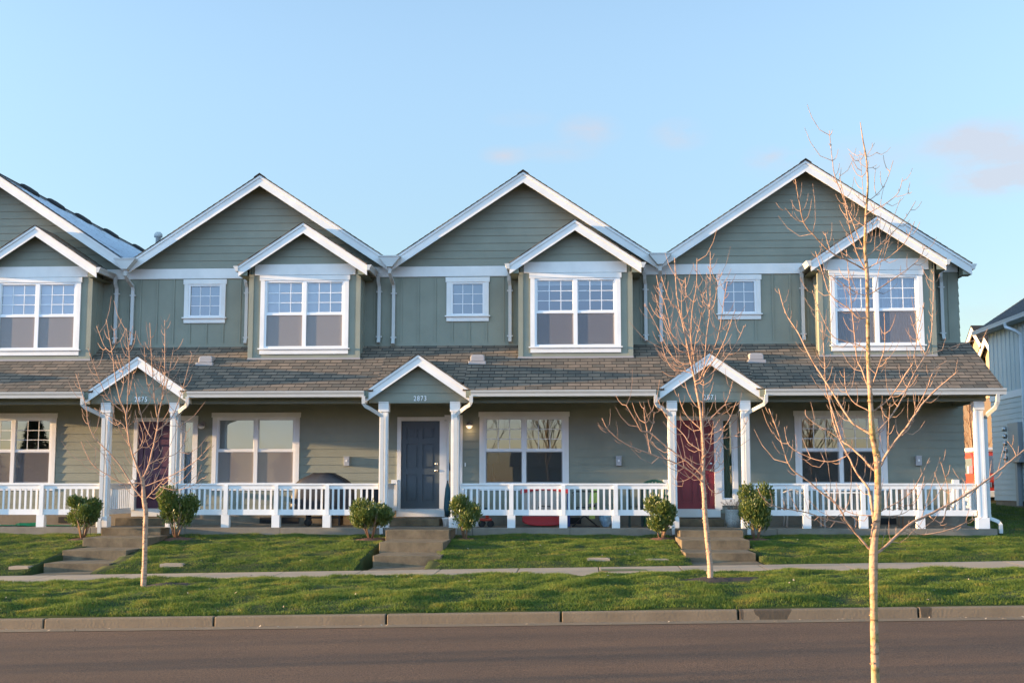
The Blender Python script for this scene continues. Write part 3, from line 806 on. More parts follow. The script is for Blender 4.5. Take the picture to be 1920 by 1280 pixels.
    window(root, wx, 'double', W, .03, 1.50, .885, u['wb'], label='double window under the porch', mun=(ui != 1), sm=('screen', 'screen_light', 'screen_dark', 'screen_dark')[ui])
    # --- scupper and downspout in the valley at this unit's left
    if ui > 0:
        V = xl; sc = MB()
        sc.prism([(V - .24, Yf - .20, 5.235), (V + .24, Yf - .20, 5.235), (V + .24, Yf - .20, 5.205), (V + .06, Yf - .20, 4.985), (V - .06, Yf - .20, 4.985), (V - .24, Yf - .20, 5.205)], (0, .19, 0))
        sc.box(V - .255, V + .255, Yf - .215, Yf - .01, 5.215, 5.245)
        o = sc.build('scupper', 'gutter', root); fixn(o)
        downspout(root, [(V, Yf - .10, 5.0), (V, Yf - .09, 4.86), (V + .01, Yf + .05, 4.76), (V + .03, W - .09, 4.66), (V + .035, W - .06, 4.56), (V + .035, W - .06, 3.38), (V + .035, W - .12, 3.24)],
                  [(V + .035, W - .05, 4.44), (V + .035, W - .05, 3.40)])
    # --- porch roof
    pl = pg - .97 if ui else -17.75; prr = UNITS[ui + 1]['pg'] - .97 if ui < 3 else 8.86
    pr_ = MB()
    pr_.T = lambda x, y, z: (y, x, z)
    g0, g1 = pg - 1.14, pg + 1.14; c0, c1 = pg - .97, pg + .97
    for a, b, ys_ in ((pl, c0, PY0), (c0, c1, 27.32), (c1, prr, PY0)):
        if b - a > .01: roof_slab(pr_, ys_, proof(ys_), W, proof(W), a, b, .02)
    pr_.T = None
    o = pr_.build('porch_roof', 'shingle', root); fixn(o)
    pc = MB(); pc.box(pl + .05, prr - .2, 27.46, W - .02, 1.865, 1.885); 
    for a, b in (((pl + .05, g0 + .1),) if not ui else ()) + ((g1 - .1, prr - (.05 if ui == 3 else .1)),):
        pc.box(a, b, PY0 - .01, 27.245, 1.850, 1.868)
        pc.box(a, b, PY0 - .008, PY0 + .012, 1.84, 1.99)
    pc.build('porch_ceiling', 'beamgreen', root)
    be = MB(); be.box(pl + .15, prr - .28, 27.25, 27.45, 1.745, 1.95)
    be.box(prr - .42, prr - .28, 27.46, W - .02, 1.745, 1.862) if ui == 3 else None
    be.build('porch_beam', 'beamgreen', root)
    if ui == 3:
        er = MB(); er.poly([(8.60, 27.45, 1.87), (8.60, W, 1.87), (8.60, W, 3.18), (8.60, 27.45, 2.2)]); er.build('porch_end_wall', 'siding', root)
        bd = MB(); bd.prism([(8.845, PY0, PZ0), (8.845, W, proof(W)), (8.845, W, proof(W) - .15), (8.845, PY0, PZ0 - .14)], (-.02, 0, 0)); bd.build('porch_verge_board', 'trim', root)
    if g0 > pl + .1: gutter_x(root, pl + (0 if ui else -.0), g0 - .01, PY0 - .01, 1.99)
    gutter_x(root, g1 + .01, prr + (.03 if ui == 3 else -.18), PY0 - .01, 1.99)
    # --- entry gable
    pz = 2.77; ps = .69
    lapz = MB(); lap(lapz, 27.25, 1.75, pz - .06, lambda z: max(pg - 1.10, pg - (pz - .06 - z) / ps), lambda z: min(pg + 1.10, pg + (pz - .06 - z) / ps), (), .178, 1.785, .012)
    lapz.build('entry_gable_wall', 'siding_gable', root)
    ec = MB(); ec.box(pg - 1.0, pg + 1.0, 27.26, 27.44, 1.752, 1.80)
    ec.build('entry_beam', 'beamgreen', root)
    for s in (-1, 1):
        xe = pg + s * 1.14; ze = pz - ps * 1.14
        r = MB(); roof_slab(r, xe, ze, pg, pz, 27.0 - .03, 28.42, .02); r.build('entry_roof', 'shingle', root)
        a, b = MB(), MB(); rake(a, b, xe, ze, pg, pz, 27.0, .235)
        o = a.build('entry_rake_board', 'trim', root); fixn(o); o2 = b.build('entry_rake_trim', 'trim', o); fixn(o2)
        s2 = MB(); s2.poly([(xe, 27.02, ze - .07), (pg, 27.02, pz - .07), (pg, 27.25, pz - .07), (xe, 27.25, ze - .07)])
        s2.poly([(xe, 27.0, ze + .02), (xe, 27.3, ze + .02), (xe, 27.3, ze - .24), (xe, 27.0, ze - .24)]); s2.build('entry_soffit', 'trim', root)
    # --- porch floor
    pf = MB(); x = xl if ui else -17.4; xe_ = xr if ui < 3 else 8.68
    n = 3; step = (xe_ - x) / n
    for k in range(n): pf.box(x + k * step + .004, x + (k + 1) * step - .004, 27.16, W + .02, -1.5, -.93)
    pf.build('porch_floor', 'concrete', root, bevel=.006)
    # --- columns
    for ci, cx in enumerate(u['cols']):
        c = MB(); h = .085; end = cx > 8
        cy = 27.36
        c.box(cx - h, cx + h, cy - h, cy + h, -.72, 1.56)
        for sx_ in (-1, 1):
            for sy_ in (-1, 1):
                ax = cx + sx_ * (h + .004); ay = cy + sy_ * (h + .004)
                c.box(min(ax, ax - sx_ * .045), max(ax, ax - sx_ * .045), min(ay, ay - sy_ * .045), max(ay, ay - sy_ * .045), -.72, 1.56)
        co = c.build('porch_column', 'trim', root)
        k = .112
        MB().box(cx - k, cx + k, cy - k, cy + k, 1.56, 1.78 if ci < 2 else 1.742).build('capital', 'trim', co, bevel=.004)
        MB().box(cx - k - .01, cx + k + .01, cy - k - .01, cy + k + .01, -.93, -.70).build('column_base', 'trim', co, bevel=.004)
    # --- downspouts from the porch gutters to the columns
    DY = 27.36 - .085 - .045
    if dr is not None or ui == 0:
        lc, rcx = u['cols'][0] - .03, u['cols'][1] + .03
        if ui:
            downspout(root, [(g0 - .02, 26.90, 1.88), (g0 - .02, 26.91, 1.72), (g0 + .02, 26.95, 1.66), (g0 + .10, 27.0, 1.62), (lc - .08, DY - .04, 1.52), (lc, DY, 1.46), (lc + .01, DY, 1.38), (lc + .01, DY, -.72), (lc + .01, DY - .06, -.80), (lc + .03, DY - .08, -1.06)])
        downspout(root, [(g1 + .02, 26.90, 1.88), (g1 + .02, 26.91, 1.74), (g1 - .02, 26.95, 1.68), (g1 - .10, 27.0, 1.64), (rcx + .08, DY - .04, 1.55), (rcx, DY, 1.49), (rcx - .01, DY, 1.40), (rcx - .01, DY, -.72), (rcx - .01, DY - .06, -.80), (rcx - .02, DY - .08, -1.06)])
    if ui == 3:
        downspout(root, [(8.72, 26.90, 1.87), (8.72, 26.93, 1.72), (8.69, 27.0, 1.60), (8.60, 27.25, 1.47), (8.575, 27.36, 1.38), (8.575, 27.36, -.62), (8.60, 27.36, -.72), (8.74, 27.30, -.78), (8.78, 27.28, -.84), (8.78, 27.28, -1.02)])
    # --- railing
    def railing(xa, xb, posts, name='railing', T=None, label=None):
        t = MB(); t.T = T; t.box(xa, xb, 27.31, 27.41, -.022, .015)
        ro_ = t.build('railing', 'trim', root, label=label)
        s = MB(); s.T = T
        ends = [xa] + list(posts) + [xb]
        for i, (a, b) in enumerate(zip(ends, ends[1:])):
            a2 = a + (.045 if i else 0); b2 = b - (.045 if i < len(ends) - 2 else 0)
            s.box(a2, b2, 27.335, 27.375, -.105, -.022)
        s.build('top_rail', 'trim', ro_)
        s = MB(); s.T = T; s.box(xa, xb, 27.34, 27.38, -.665, -.545); s.build('bottom_rail', 'trim', ro_)
        for p in posts:
            q = MB(); q.T = T; q.box(p - .045, p + .045, 27.30, 27.42, -.66, -.022); q.box(p - .085, p + .085, 27.285, 27.435, -.93, -.665); q.build('railing_post', 'trim', ro_)
        for i, (a, b) in enumerate(zip(ends, ends[1:])):
            n = max(2, round((b - a) / .1235) - (0 if i in (0,) else 0))
            st = (b - a) / (n)
            for k in range(1, n):
                x = a + st * k
                q = MB(); q.T = T; q.box(x - .021, x + .021, 27.34, 27.374, -.545, -.105); q.build('baluster', 'trim', ro_)
    railing(u['rail'][0], u['rail'][1], u['posts'], label='white railing along the front of the porch')
    cc = u['cols'][0] - .02
    def sideT(X): return lambda x, y, z: (X + (y - 27.36), x, z)
    if ui > 0:
        railing(27.47, 29.02, (), T=sideT(cc), label='short return railing to the wall')
        MB().box(cc - .07, cc + .07, W - .13, W - .01, -.6, .10).build('wall_post', 'trim', root)
    if ui == 3:
        railing(27.47, 29.02, (), T=sideT(8.45), label='end railing of the porch')
        MB().box(8.45 - .10, 8.45 + .04, W - .13, W - .01, -.6, .10).build('wall_post', 'trim', root)
    # --- door
    if dr is not None:
        dc = DOORM[ui]
        d = MB(); x0, x1, z0, z1 = dr, dr + .90, -.56, 1.455; yd = W + .03
        # door leaf: stiles/rails proud of six recessed panels
        cols_ = [(x0 + .12, x0 + .40), (x0 + .50, x0 + .78)]; rows_ = [(z0 + .16, z0 + .78), (z0 + .92, z0 + 1.48), (z0 + 1.60, z0 + 1.86)]
        xsn = [x0, cols_[0][0], cols_[0][1], cols_[1][0], cols_[1][1], x1]; zsn = [z0] + [q for r_ in rows_ for q in r_] + [z1]
        for i in range(5):
            for j in range(7):
                if i in (1, 3) and j in (1, 3, 5):
                    a, b, c_, e = xsn[i], xsn[i + 1], zsn[j], zsn[j + 1]
                    d.box(a, b, yd + .028, yd + .035, c_, e)
                    m_ = .045; d.box(a + m_, b - m_, yd + .006, yd + .028, c_ + m_, e - m_)
                else: d.box(xsn[i], xsn[i + 1], yd, yd + .035, zsn[j], zsn[j + 1])
        do = d.build('door', dc, root)
        do['label'] = {'door_purple': 'dark purple six-panel front door', 'door_slate': 'slate blue six-panel front door', 'door_red': 'dark red six-panel front door'}[dc]
        kz = .31
        MB().lathe((x1 - .075, yd, kz), [(.028, -.005), (.03, -.012), (.012, -.02), (.014, -.045), (.03, -.055), (.032, -.075), (.02, -.085), (.001, -.088)], 14, 'Y').build('door_knob', 'brass', do)
        MB().lathe((x1 - .075, yd, kz + .155), [(.03, -.003), (.03, -.015), (.02, -.022), (.001, -.024)], 14, 'Y').build('deadbolt', 'brass', do)
        k = MB()
        k.box(x0 - .09, x0, W - .035, W + .08, -.57, 1.455); k.box(x1, x1 + .16, W - .035, W + .08, -.57, 1.455)
        k.box(x0 - .09, x1 + .11, W - .036, W + .08, 1.456, 1.545)
        k.box(x0 - .09, x1 + .12, W - .04, W + .08, -.745, -.571)
        k.box(x1 + .161, x1 + .1815, W - .02, W + .06, -.34, 1.46); k.box(x1 + .111, x1 + .53, W - .037, W + .08, 1.47, 1.59)
        k.box(x1 + .43, x1 + .53, W - .034, W + .08, -.34, 1.469); k.box(x1 + .161, x1 + .53, W - .036, W + .08, -.48, -.341)
        k.build('door_casing', 'trim', root)
        th_ = MB(); th_.box(x0, x1, W - .05, W + .06, -.568, -.559); th_.build('threshold', 'brass', root)
        sl_ = MB(); a, b = x1 + .182, x1 + .429
        sl_.box(a, a + .03, W + .0, W + .05, -.34, 1.469); sl_.box(b - .03, b, W + .0, W + .05, -.34, 1.469); sl_.box(a + .03, b - .03, W, W + .05, 1.44, 1.469); sl_.box(a + .03, b - .03, W, W + .05, -.34, -.31)
        so3 = sl_.build('sidelight', 'vinyl', root)
        MB().poly([(a + .03, W + .03, -.31), (b - .03, W + .03, -.31), (b - .03, W + .03, 1.44), (a + .03, W + .03, 1.44)]).build('pane', 'glass', so3)
        cu = MB(); px = None
        for k_ in range(21):
            x = a + (b - a) * k_ / 20; y = W + .13 + .02 * math.sin(k_ * 1.3)
            if px: cu.poly([(px[0], px[1], -.4), (x, y, -.4), (x, y, 1.5), (px[0], px[1], 1.5)])
            px = (x, y)
        cu.build('curtain', 'curtain' if ui != 3 else mat('curtain_green', (.20, .26, .17), .9), so3)
        MB().box(dr - .15, dr + 1.0, 28.30, W + .01, -.93, -.765).build('door_stoop', 'concrete_step', root, bevel=.01)
    # number
    if u['num']:
        tcu = bpy.data.curves.new('num', 'FONT'); tcu.body = u['num']; tcu.size = .155; tcu.extrude = .004; tcu.space_character = 1.25; tcu.align_x = 'CENTER'
        to = bpy.data.objects.new('num', tcu); C.objects.link(to); bpy.context.view_layer.update()
        me = bpy.data.meshes.new_from_object(to.evaluated_get(bpy.context.evaluated_depsgraph_get())); bpy.data.objects.remove(to)
        me.transform(Matrix.Translation((pg + .02, 27.225, 1.792)) @ Matrix.Rotation(R(90), 4, 'X') @ Matrix.Diagonal((.78, 1, 1, 1)))
        me.transform(Matrix.Translation(-root.location)); me.materials.clear(); me.materials.append(M['number'])
        no = bpy.data.objects.new('house_number', me); C.objects.link(no); no.parent = root; no['label'] = 'white house number ' + u['num']
    # wall lamp
    if ui in (1, 2):
        lx = {1: -8.82, 2: -2.56}[ui]
        l = MB(); l.lathe((lx, W - .02, 1.40), [(.05, .01), (.05, -.01), (.02, -.02)], 14, 'Y'); l.tube([(lx, W - .03, 1.40), (lx, W - .10, 1.43), (lx, W - .14, 1.40)], .012, 8)
        l.lathe((lx, W - .14, 1.40), [(.01, .01), (.05, -.0), (.085, -.05), (.088, -.062), (.08, -.062)], 16)
        lo_ = l.build('wall_lamp', 'steel' if ui == 2 else 'vent', root); lo_['label'] = 'lit porch lamp' if ui == 2 else 'unlit porch lamp'
        MB().lathe((lx, W - .14, 1.33), [(.078, .005), (.07, -.02), (.045, -.045), (.015, -.055)], 16).build('lamp_glass', 'bulb' if ui == 2 else 'bulb_off', lo_)
        if ui == 2:
            pl_ = bpy.data.lights.new('porch_lamp_light', 'POINT'); pl_.energy = .35; pl_.color = (1, .66, .35); pl_.shadow_soft_size = .04
            po = bpy.data.objects.new('porch_lamp_light', pl_); C.objects.link(po); po.location = Vector((lx, W - .15, 1.22)) - root.location; po.parent = root
            db = MB().box(-2.66 - .012, -2.66 + .012, W - .03, W - .012, .40, .49); db.build('doorbell', 'vinyl', root)
    # electric box
    if ui:
        mx_ = at({1: 651, 2: 1160, 3: 1721}[ui], 865, W)[0]; mz = .52
        e = MB(); e.box(mx_ - .063, mx_ + .063, W - .10, W + .0, mz - .10, mz + .11); e.box(mx_ - .07, mx_ + .07, W - .108, W - .10, mz + .10, mz + .12)
        eo = e.build('utility_box', 'metergrey', root, bevel=.004)
        MB().box(mx_ - .02, mx_ + .02, W - .106, W - .1005, mz - .01, mz + .035).build('label_plate', 'vinyl', eo)
    # roof vent on the porch roof
    vx = {0: at(-130, 676, 28.4)[0], 1: at(388, 676, 28.4)[0], 2: at(896, 674, 28.4)[0], 3: at(1417, 672, 28.4)[0]}[ui]
    vy = 28.40; vz = proof(vy)
    v = MB(); rings = []
    for (hx, h0, yo) in ((.16, .0, -.13), (.155, .10, -.13), (.13, .135, -.11), (.06, .15, -.05)):
        rings.append(v._a([(vx - hx, vy + yo, vz + h0), (vx + hx, vy + yo, vz + h0), (vx + hx, vy + .17, vz + h0 + .02), (vx - hx, vy + .17, vz + h0 + .02)]))
    for k in range(3):
        for j in range(4): v.face((rings[k] + j, rings[k] + (j + 1) % 4, rings[k + 1] + (j + 1) % 4, rings[k + 1] + j))
    v.face([rings[3] + j for j in range(4)])
    v.box(vx - .20, vx + .20, vy - .22, vy - .10, vz - .10, vz - .015)
    v.build('roof_vent', 'vent', root, bevel=.02)
    if ui == 0:
        for yv in (30.1, 31.7, 33.5, 35.6, 38.0, 40.6):
            xv = rg + .35; zv = zl_(xv) + .04; v = MB()
            v.T = lambda x, y, z, xv=xv, zv=zv: (xv + x * .83 + z * .55, y, zv - x * .55 + z * .83)
            r0 = []
            for h_, k_ in ((0, 1), (.05, 1), (.085, .7)):
                r0.append(v._a([(-.2 * k_, yv - .22 * k_, h_), (.2 * k_, yv - .22 * k_, h_), (.2 * k_, yv + .22 * k_, h_), (-.2 * k_, yv + .22 * k_, h_)]))
            for q in range(2):
                for j in range(4): v.face((r0[q] + j, r0[q] + (j + 1) % 4, r0[q + 1] + (j + 1) % 4, r0[q + 1] + j))
            v.face([r0[2] + j for j in range(4)])
            v.build('roof_vent', 'shingle_dark', root, bevel=.02)
        MB().tube([(-12.9, 37.0, 6.2), (-12.9, 37.0, 7.15)], .04, 10).build('plumbing_vent', 'vent', root)
    if ui == 1:
        X_, Z_ = at(297, 437, 31.5)
        MB().lathe((X_, 31.5, 0), [(.065, 4.6), (.065, Z_ - .12), (.105, Z_ - .11), (.105, Z_ - .03), (.06, Z_ + .02), (.002, Z_ + .03)], 16).build('flue_pipe', 'gutter', root)

# ------------------------------------------------------------------ garden steps
def steps(name, L, label):
    """L: list of (px left, px right, py top edge, py bottom of riser, Y front, Y back)"""
    x0, _ = at(L[0][0], L[0][2], L[0][4])
    root = empty('garden_steps', (x0, L[0][4], at(L[0][0], L[0][3], L[0][4])[1]), label, 'steps', 'concrete garden steps')
    for i, (a, b, t, bo, Yf_, Yb_) in enumerate(L):
        xa, zt = at(a, t, Yf_); xb, _ = at(b, t, Yf_); zb = at(a, bo, Yf_)[1]
        if i == len(L) - 1: zt = -.925
        MB().box(xa, xb, Yf_, Yb_, zb - .25, zt).build('step', 'concrete_step', root, bevel=.012)
steps('s', [(82, 206, 1055.5, 1076, 22.95, 24.2), (117, 237, 1031, 1053, 24.1, 25.4), (155, 277, 1007.5, 1028, 25.3, 26.7), (190, 302, 987, 1006, 26.55, 27.3)], 'flight of concrete steps up to the purple door, leftmost of the three')
steps('s', [(699, 827, 1041, 1060, 23.15, 24.4), (711, 831, 1016, 1034, 24.35, 25.9), (723, 842.5, 991.5, 1011, 25.8, 27.25)], 'flight of concrete steps up to the slate blue door of number 2873')
steps('s', [(1285, 1417.5, 1036, 1053, 23.0, 24.4), (1277.5, 1406, 1012, 1031, 24.3, 25.9), (1274.5, 1394, 991.5, 1012, 25.8, 27.25)], 'flight of concrete steps up to the dark red door')
# short concrete pads between walk and steps
pm = MB()
for a, b, Yt in ((697, 829, 23.16), (1290, 1424, 23.02), (80, 208, 22.96)):
    xa = at(a, 1062, 22.7)[0]; xb = at(b, 1062, 22.7)[0]
    pm.poly([(xa, 22.22, walk_z(xa, 22.25) + .006), (xb, 22.22, walk_z(xb, 22.25) + .006), (xb, Yt, walk_z(xb, 22.25) + .014), (xa, Yt, walk_z(xa, 22.25) + .014)])
    BEDS.append(((xa + xb) / 2, 22.7, (xb - xa) / 2, .5))
tag(pm.build('path', 'concrete_step'), kind='structure')
STEPS = [(-10.15, -8.45, 22.25, 27.2), (-4.05, -2.65, 22.25, 27.2), (1.85, 3.25, 22.25, 27.2)]

# ------------------------------------------------------------------ trees
def catmull(P, n=4):
    out = []
    for i in range(len(P) - 1):
        p0 = P[max(i - 1, 0)]; p1 = P[i]; p2 = P[i + 1]; p3 = P[min(i + 2, len(P) - 1)]
        for k in range(n):
            t = k / n
            out.append(.5 * ((2 * p1) + (p2 - p0) * t + (2 * p0 - 5 * p1 + 4 * p2 - p3) * t * t + (3 * p1 - p0 - 3 * p2 + p3) * t ** 3))
    out.append(P[-1]); return out
def bare_tree(name, Y0, trunk, tw, limbs, label, m_tr, m_tw, seed, twig_len=.16, twig_r=.0028, tipw=1.6, dens=7.0, grp='bare young street trees', wsc=1.0):
    rng = random.Random(seed)
    bxp, bzp = at(trunk[0][0], trunk[0][1], Y0)
    root = empty('street_tree', (bxp, Y0, bzp), label, 'tree', grp)
    wp = Y0 / F
    P = [Vector((at(x, y, Y0)[0], Y0 + .02 * math.sin(i * 1.3), at(x, y, Y0)[1])) for i, (x, y) in enumerate(trunk)]
    Q = catmull(P); n = len(Q)
    rad = [np.interp(i / (n - 1), [k / (len(tw) - 1) for k in range(len(tw))], tw) * wp / 2 for i in range(n)]
    t = MB(); 
    krng = random.Random(seed + 50)
    rad = [q * krng.uniform(.94, 1.08) for q in rad]
    # root flare
    if trunk[0][1] < 1290:
        Q = [Q[0] - Vector((0, 0, .06))] + Q; rad = [rad[0] * 2.1] + [rad[0] * 1.35] + rad[1:]
        for a in (2.7, 3.6, .4, 5.2):
            e = Vector((math.cos(a) * .17, math.sin(a) * .17, -.01))
            t.tube([Q[1] + Vector((0, 0, .03)), Q[1] + e * .5 + Vector((0, 0, .01)), Q[1] + e + Vector((0, 0, -.03))], [rad[1] * .8, rad[1] * .5, .008], 7)
    t.tube(Q, rad, 12)
    for k in range(len(Q) * 2):      # bud scars and knots
        i = krng.randrange(2, len(Q) - 1); a = krng.uniform(0, 6.28); p = Q[i].lerp(Q[i - 1], krng.random())
        d = Vector((math.cos(a), math.sin(a), .25)); q = rad[min(i + 1, len(rad) - 1)]
        t.tube([p + d * q * .6, p + d * (q + .35 * q)], [q * krng.uniform(.3, .5), q * .12], 6)
    t.build('trunk', m_tr, root)
    cr = cr2 = MB()
    def twigs(pts, r0):
        L = 0; nxt = .05 + rng.random() / dens; side = rng.choice((-1, 1)); tot = sum((pts[i + 1] - pts[i]).length for i in range(len(pts) - 1))
        for i in range(len(pts) - 1):
            sgm = pts[i + 1] - pts[i]; sl_ = sgm.length
            while nxt < L + sl_:
                f_ = (nxt - L) / max(sl_, 1e-6); p = pts[i] + sgm * f_; tg = sgm.normalized()
                frac = nxt / tot
                side = -side
                for sd in (side, -side) if rng.random() < .45 else (side,):
                    perp = tg.cross(Vector((rng.uniform(-.5, .5), 1, rng.uniform(-.3, .3)))).normalized() * sd
                    perp = (perp + Vector((0, rng.uniform(-.7, .7), 0))).normalized()
                    ln = twig_len * rng.uniform(.15, 1.0) ** 1.5 * (1.35 - frac * .7) * (2.2 if rng.random() < .12 else 1)
                    d0 = (perp * .85 + tg * .55).normalized(); d1 = (perp * .3 + tg * .6 + Vector((0, 0, .8))).normalized()
                    pts2 = [p, p + d0 * ln * .4, p + d0 * ln * .6 + d1 * ln * .35, p + d0 * ln * .65 + d1 * ln * .8]
                    cr2.tube(pts2, [twig_r * 1.2, twig_r, twig_r * .85, twig_r * .6], 4, False)
                nxt += rng.uniform(.5, 1.5) / dens
            L += sl_
    for li, lb in enumerate(limbs):
        pts, w0, w1 = lb[0], lb[1], lb[2]
        k = lb[3] if len(lb) > 3 else rng.uniform(-.55, .55)
        ty = [q[1] for q in trunk][::-1]; tx = [q[0] for q in trunk][::-1]
        yy = min(pts[0][1] + 5, ty[-1]); cxt = float(np.interp(yy, ty, tx))
        if abs(cxt - pts[0][0]) < 20 and ty[0] - 2 <= yy: pts = [(cxt, yy)] + list(pts)
        x0 = pts[0][0]; PP = []
        acc = 0; prev = None
        for (x, y) in pts:
            if prev is not None: acc += math.hypot(x - prev[0], y - prev[1]) * wp
            prev = (x, y)
            Yp = Y0 + k * acc * .8
            X, Z = at(x, y, Yp); PP.append(Vector((X, Yp, Z)))
        QQ = catmull(PP); n = len(QQ)
        w0 *= wsc; w1 *= wsc
        rr_ = [(w0 + (w1 - w0) * (i / (n - 1)) ** .8) * wp / 2 for i in range(n)]
        jit = [Vector((0, 0, 0)) if i in (0, n - 1) else Vector((rng.uniform(-1, 1), rng.uniform(-1, 1), rng.uniform(-1, 1))) * rr_[i] * .35 for i in range(n)]
        QQ = [q + j for q, j in zip(QQ, jit)]
        (cr if w0 > 3.2 else cr2).tube(QQ, rr_, 7 if w0 > 3.2 else 5)
        twigs(QQ, w1)
    cr.build('crown', m_tw, root)
    return root

T3 = bare_tree('t3', 8.3, [(1645, 1370), (1643, 1280), (1640, 1180), (1637, 1035), (1644, 960), (1646, 880), (1643, 845), (1636, 810), (1632, 770), (1630, 730), (1629, 690), (1629, 640), (1627, 580), (1625, 530), (1624, 500), (1623, 470), (1624, 420), (1625, 380), (1626, 345), (1624, 300), (1619, 262), (1614, 228)],
    [15, 14.5, 14, 14.5, 13, 12, 11, 10.5, 8.5, 8, 7.5, 7, 7, 7, 6.5, 6, 5, 4, 3.5, 3, 2.2, 1.2],
    [([(1632, 1031), (1610, 1005), (1589, 980), (1570, 947), (1539, 922), (1514, 900), (1482, 875), (1461, 816), (1442, 766)], 5, 2),
     ([(1589, 981), (1557, 975), (1514, 961), (1451, 948), (1429, 931), (1421, 915)], 3, 1.4),
     ([(1651, 1031), (1701, 986), (1748, 961), (1795, 937), (1842, 906), (1882, 875), (1906, 855), (1925, 840)], 6.5, 3),
     ([(1703, 986), (1720, 1000), (1748, 1000), (1789, 989), (1826, 971)], 3, 1.6),
     ([(1742, 966), (1764, 980), (1773, 959), (1778, 919), (1764, 866)], 2.6, 1.2),
     ([(1906, 855), (1899, 840), (1889, 827)], 2, 1), ([(1795, 937), (1812, 915), (1800, 890)], 1.8, 1),
     ([(1640, 992), (1637, 962), (1632, 931), (1626, 912), (1607, 887), (1590, 853), (1572, 818), (1560, 780), (1555, 740)], 7, 2.2),
     ([(1629, 811), (1601, 794), (1582, 769), (1552, 721), (1521, 673), (1496, 623), (1473, 586), (1460, 541)], 5.5, 1.6),
     ([(1640, 882), (1620, 861), (1595, 837), (1579, 825), (1567, 788), (1556, 756), (1548, 719), (1545, 660), (1541, 600)], 5, 1.6),
     ([(1579, 825), (1560, 812), (1530, 795), (1512, 780), (1510, 768)], 2.4, 1.1),
     ([(1650, 875), (1667, 844), (1686, 819), (1711, 784), (1733, 753), (1758, 728), (1789, 702), (1797, 694)], 6.5, 2.2),
     ([(1686, 822), (1708, 797), (1717, 769), (1736, 734), (1752, 693), (1777, 676)], 3.4, 1.6),
     ([(1642, 812), (1670, 781), (1695, 741), (1714, 700), (1735, 665), (1746, 631), (1750, 552), (1751, 508)], 4.4, 1.5, .9),
     ([(1735, 665), (1720, 632), (1707, 592)], 2, 1),
     ([(1735, 665), (1770, 655), (1820, 640), (1850, 632)], 2, 1.0),
     ([(1626, 768), (1602, 755), (1586, 730), (1583, 690)], 2.8, 1.2),
     ([(1642, 768), (1670, 744), (1698, 701), (1712, 679), (1720, 631), (1733, 567)], 3.6, 1.4),
     ([(1628, 727), (1616, 693), (1607, 673), (1601, 614), (1594, 547), (1587, 468)], 4, 1.3),
     ([(1636, 721), (1650, 679), (1659, 648), (1658, 586)], 3, 1.3),
     ([(1628, 660), (1614, 648), (1580, 638), (1560, 628), (1538, 586), (1523, 544)], 2.8, 1.2),
     ([(1624, 596), (1608, 595), (1591, 578), (1557, 552), (1543, 513), (1529, 471)], 3.6, 1.3),
     ([(1625, 555), (1602, 547), (1569, 524), (1532, 505)], 2.4, 1.2),
     ([(1631, 552), (1670, 527), (1709, 499), (1726, 482), (1735, 460)], 3, 1.3),
     ([(1624, 507), (1587, 487), (1557, 472), (1527, 442), (1507, 417), (1499, 380), (1491, 336)], 4, 1.5),
     ([(1507, 417), (1490, 410), (1472, 390)], 2, 1.1), ([(1557, 472), (1550, 448), (1547, 436)], 1.8, 1),
     ([(1629, 502), (1650, 491), (1670, 480), (1695, 457), (1707, 435), (1715, 415)], 2.6, 1.1),
     ([(1630, 477), (1652, 457), (1680, 430), (1700, 405), (1717, 377)], 2.6, 1.1),
     ([(1624, 478), (1612, 450), (1600, 420), (1587, 385), (1577, 345), (1574, 325)], 3, 1.1),
     ([(1620, 500), (1605, 470), (1592, 420), (1584, 380), (1575, 355), (1565, 330), (1560, 295), (1555, 245)], 3.4, 1.2),
     ([(1627, 378), (1647, 362), (1662, 340), (1675, 301)], 2.2, 1), ([(1631, 398), (1665, 379), (1685, 360), (1692, 334)], 2.2, 1),
     ([(1680, 369), (1692, 367), (1705, 361)], 1.4, .8), ([(1621, 380), (1608, 370), (1600, 358)], 1.6, .8),
     ([(1621, 425), (1602, 410), (1588, 385)], 2, 1), ([(1624, 295), (1617, 290), (1611, 284)], 1.3, .8), ([(1624, 295), (1636, 291), (1645, 285)], 1.3, .8),
     ([(1625, 315), (1615, 308), (1606, 297)], 1.3, .8), ([(1626, 316), (1636, 314), (1644, 309)], 1.3, .8), ([(1624, 295), (1632, 282), (1640, 268)], 1.3, .8),
     ([(1620, 380), (1617, 340), (1613, 295)], 1.6, .8), ([(1634, 450), (1637, 410), (1640, 380)], 1.8, .9),
     ([(1646, 962), (1670, 948), (1700, 930), (1720, 905), (1743, 858)], 2.4, 1.4), ([(1640, 966), (1600, 963), (1570, 945), (1545, 915)], 2, 1),
     ([(1648, 966), (1680, 966), (1705, 955), (1725, 925), (1733, 892)], 2, 1), ([(1665, 850), (1666, 800), (1669, 755)], 2, 1),
     ([(1590, 853), (1560, 865), (1520, 858), (1480, 835), (1471, 800)], 2.2, 1.1)],
    'tall bare young tree at the right, nearest, its foot below the photo', 'bark_moss', 'bark', 3, .13, .0021, dens=13, wsc=.92)
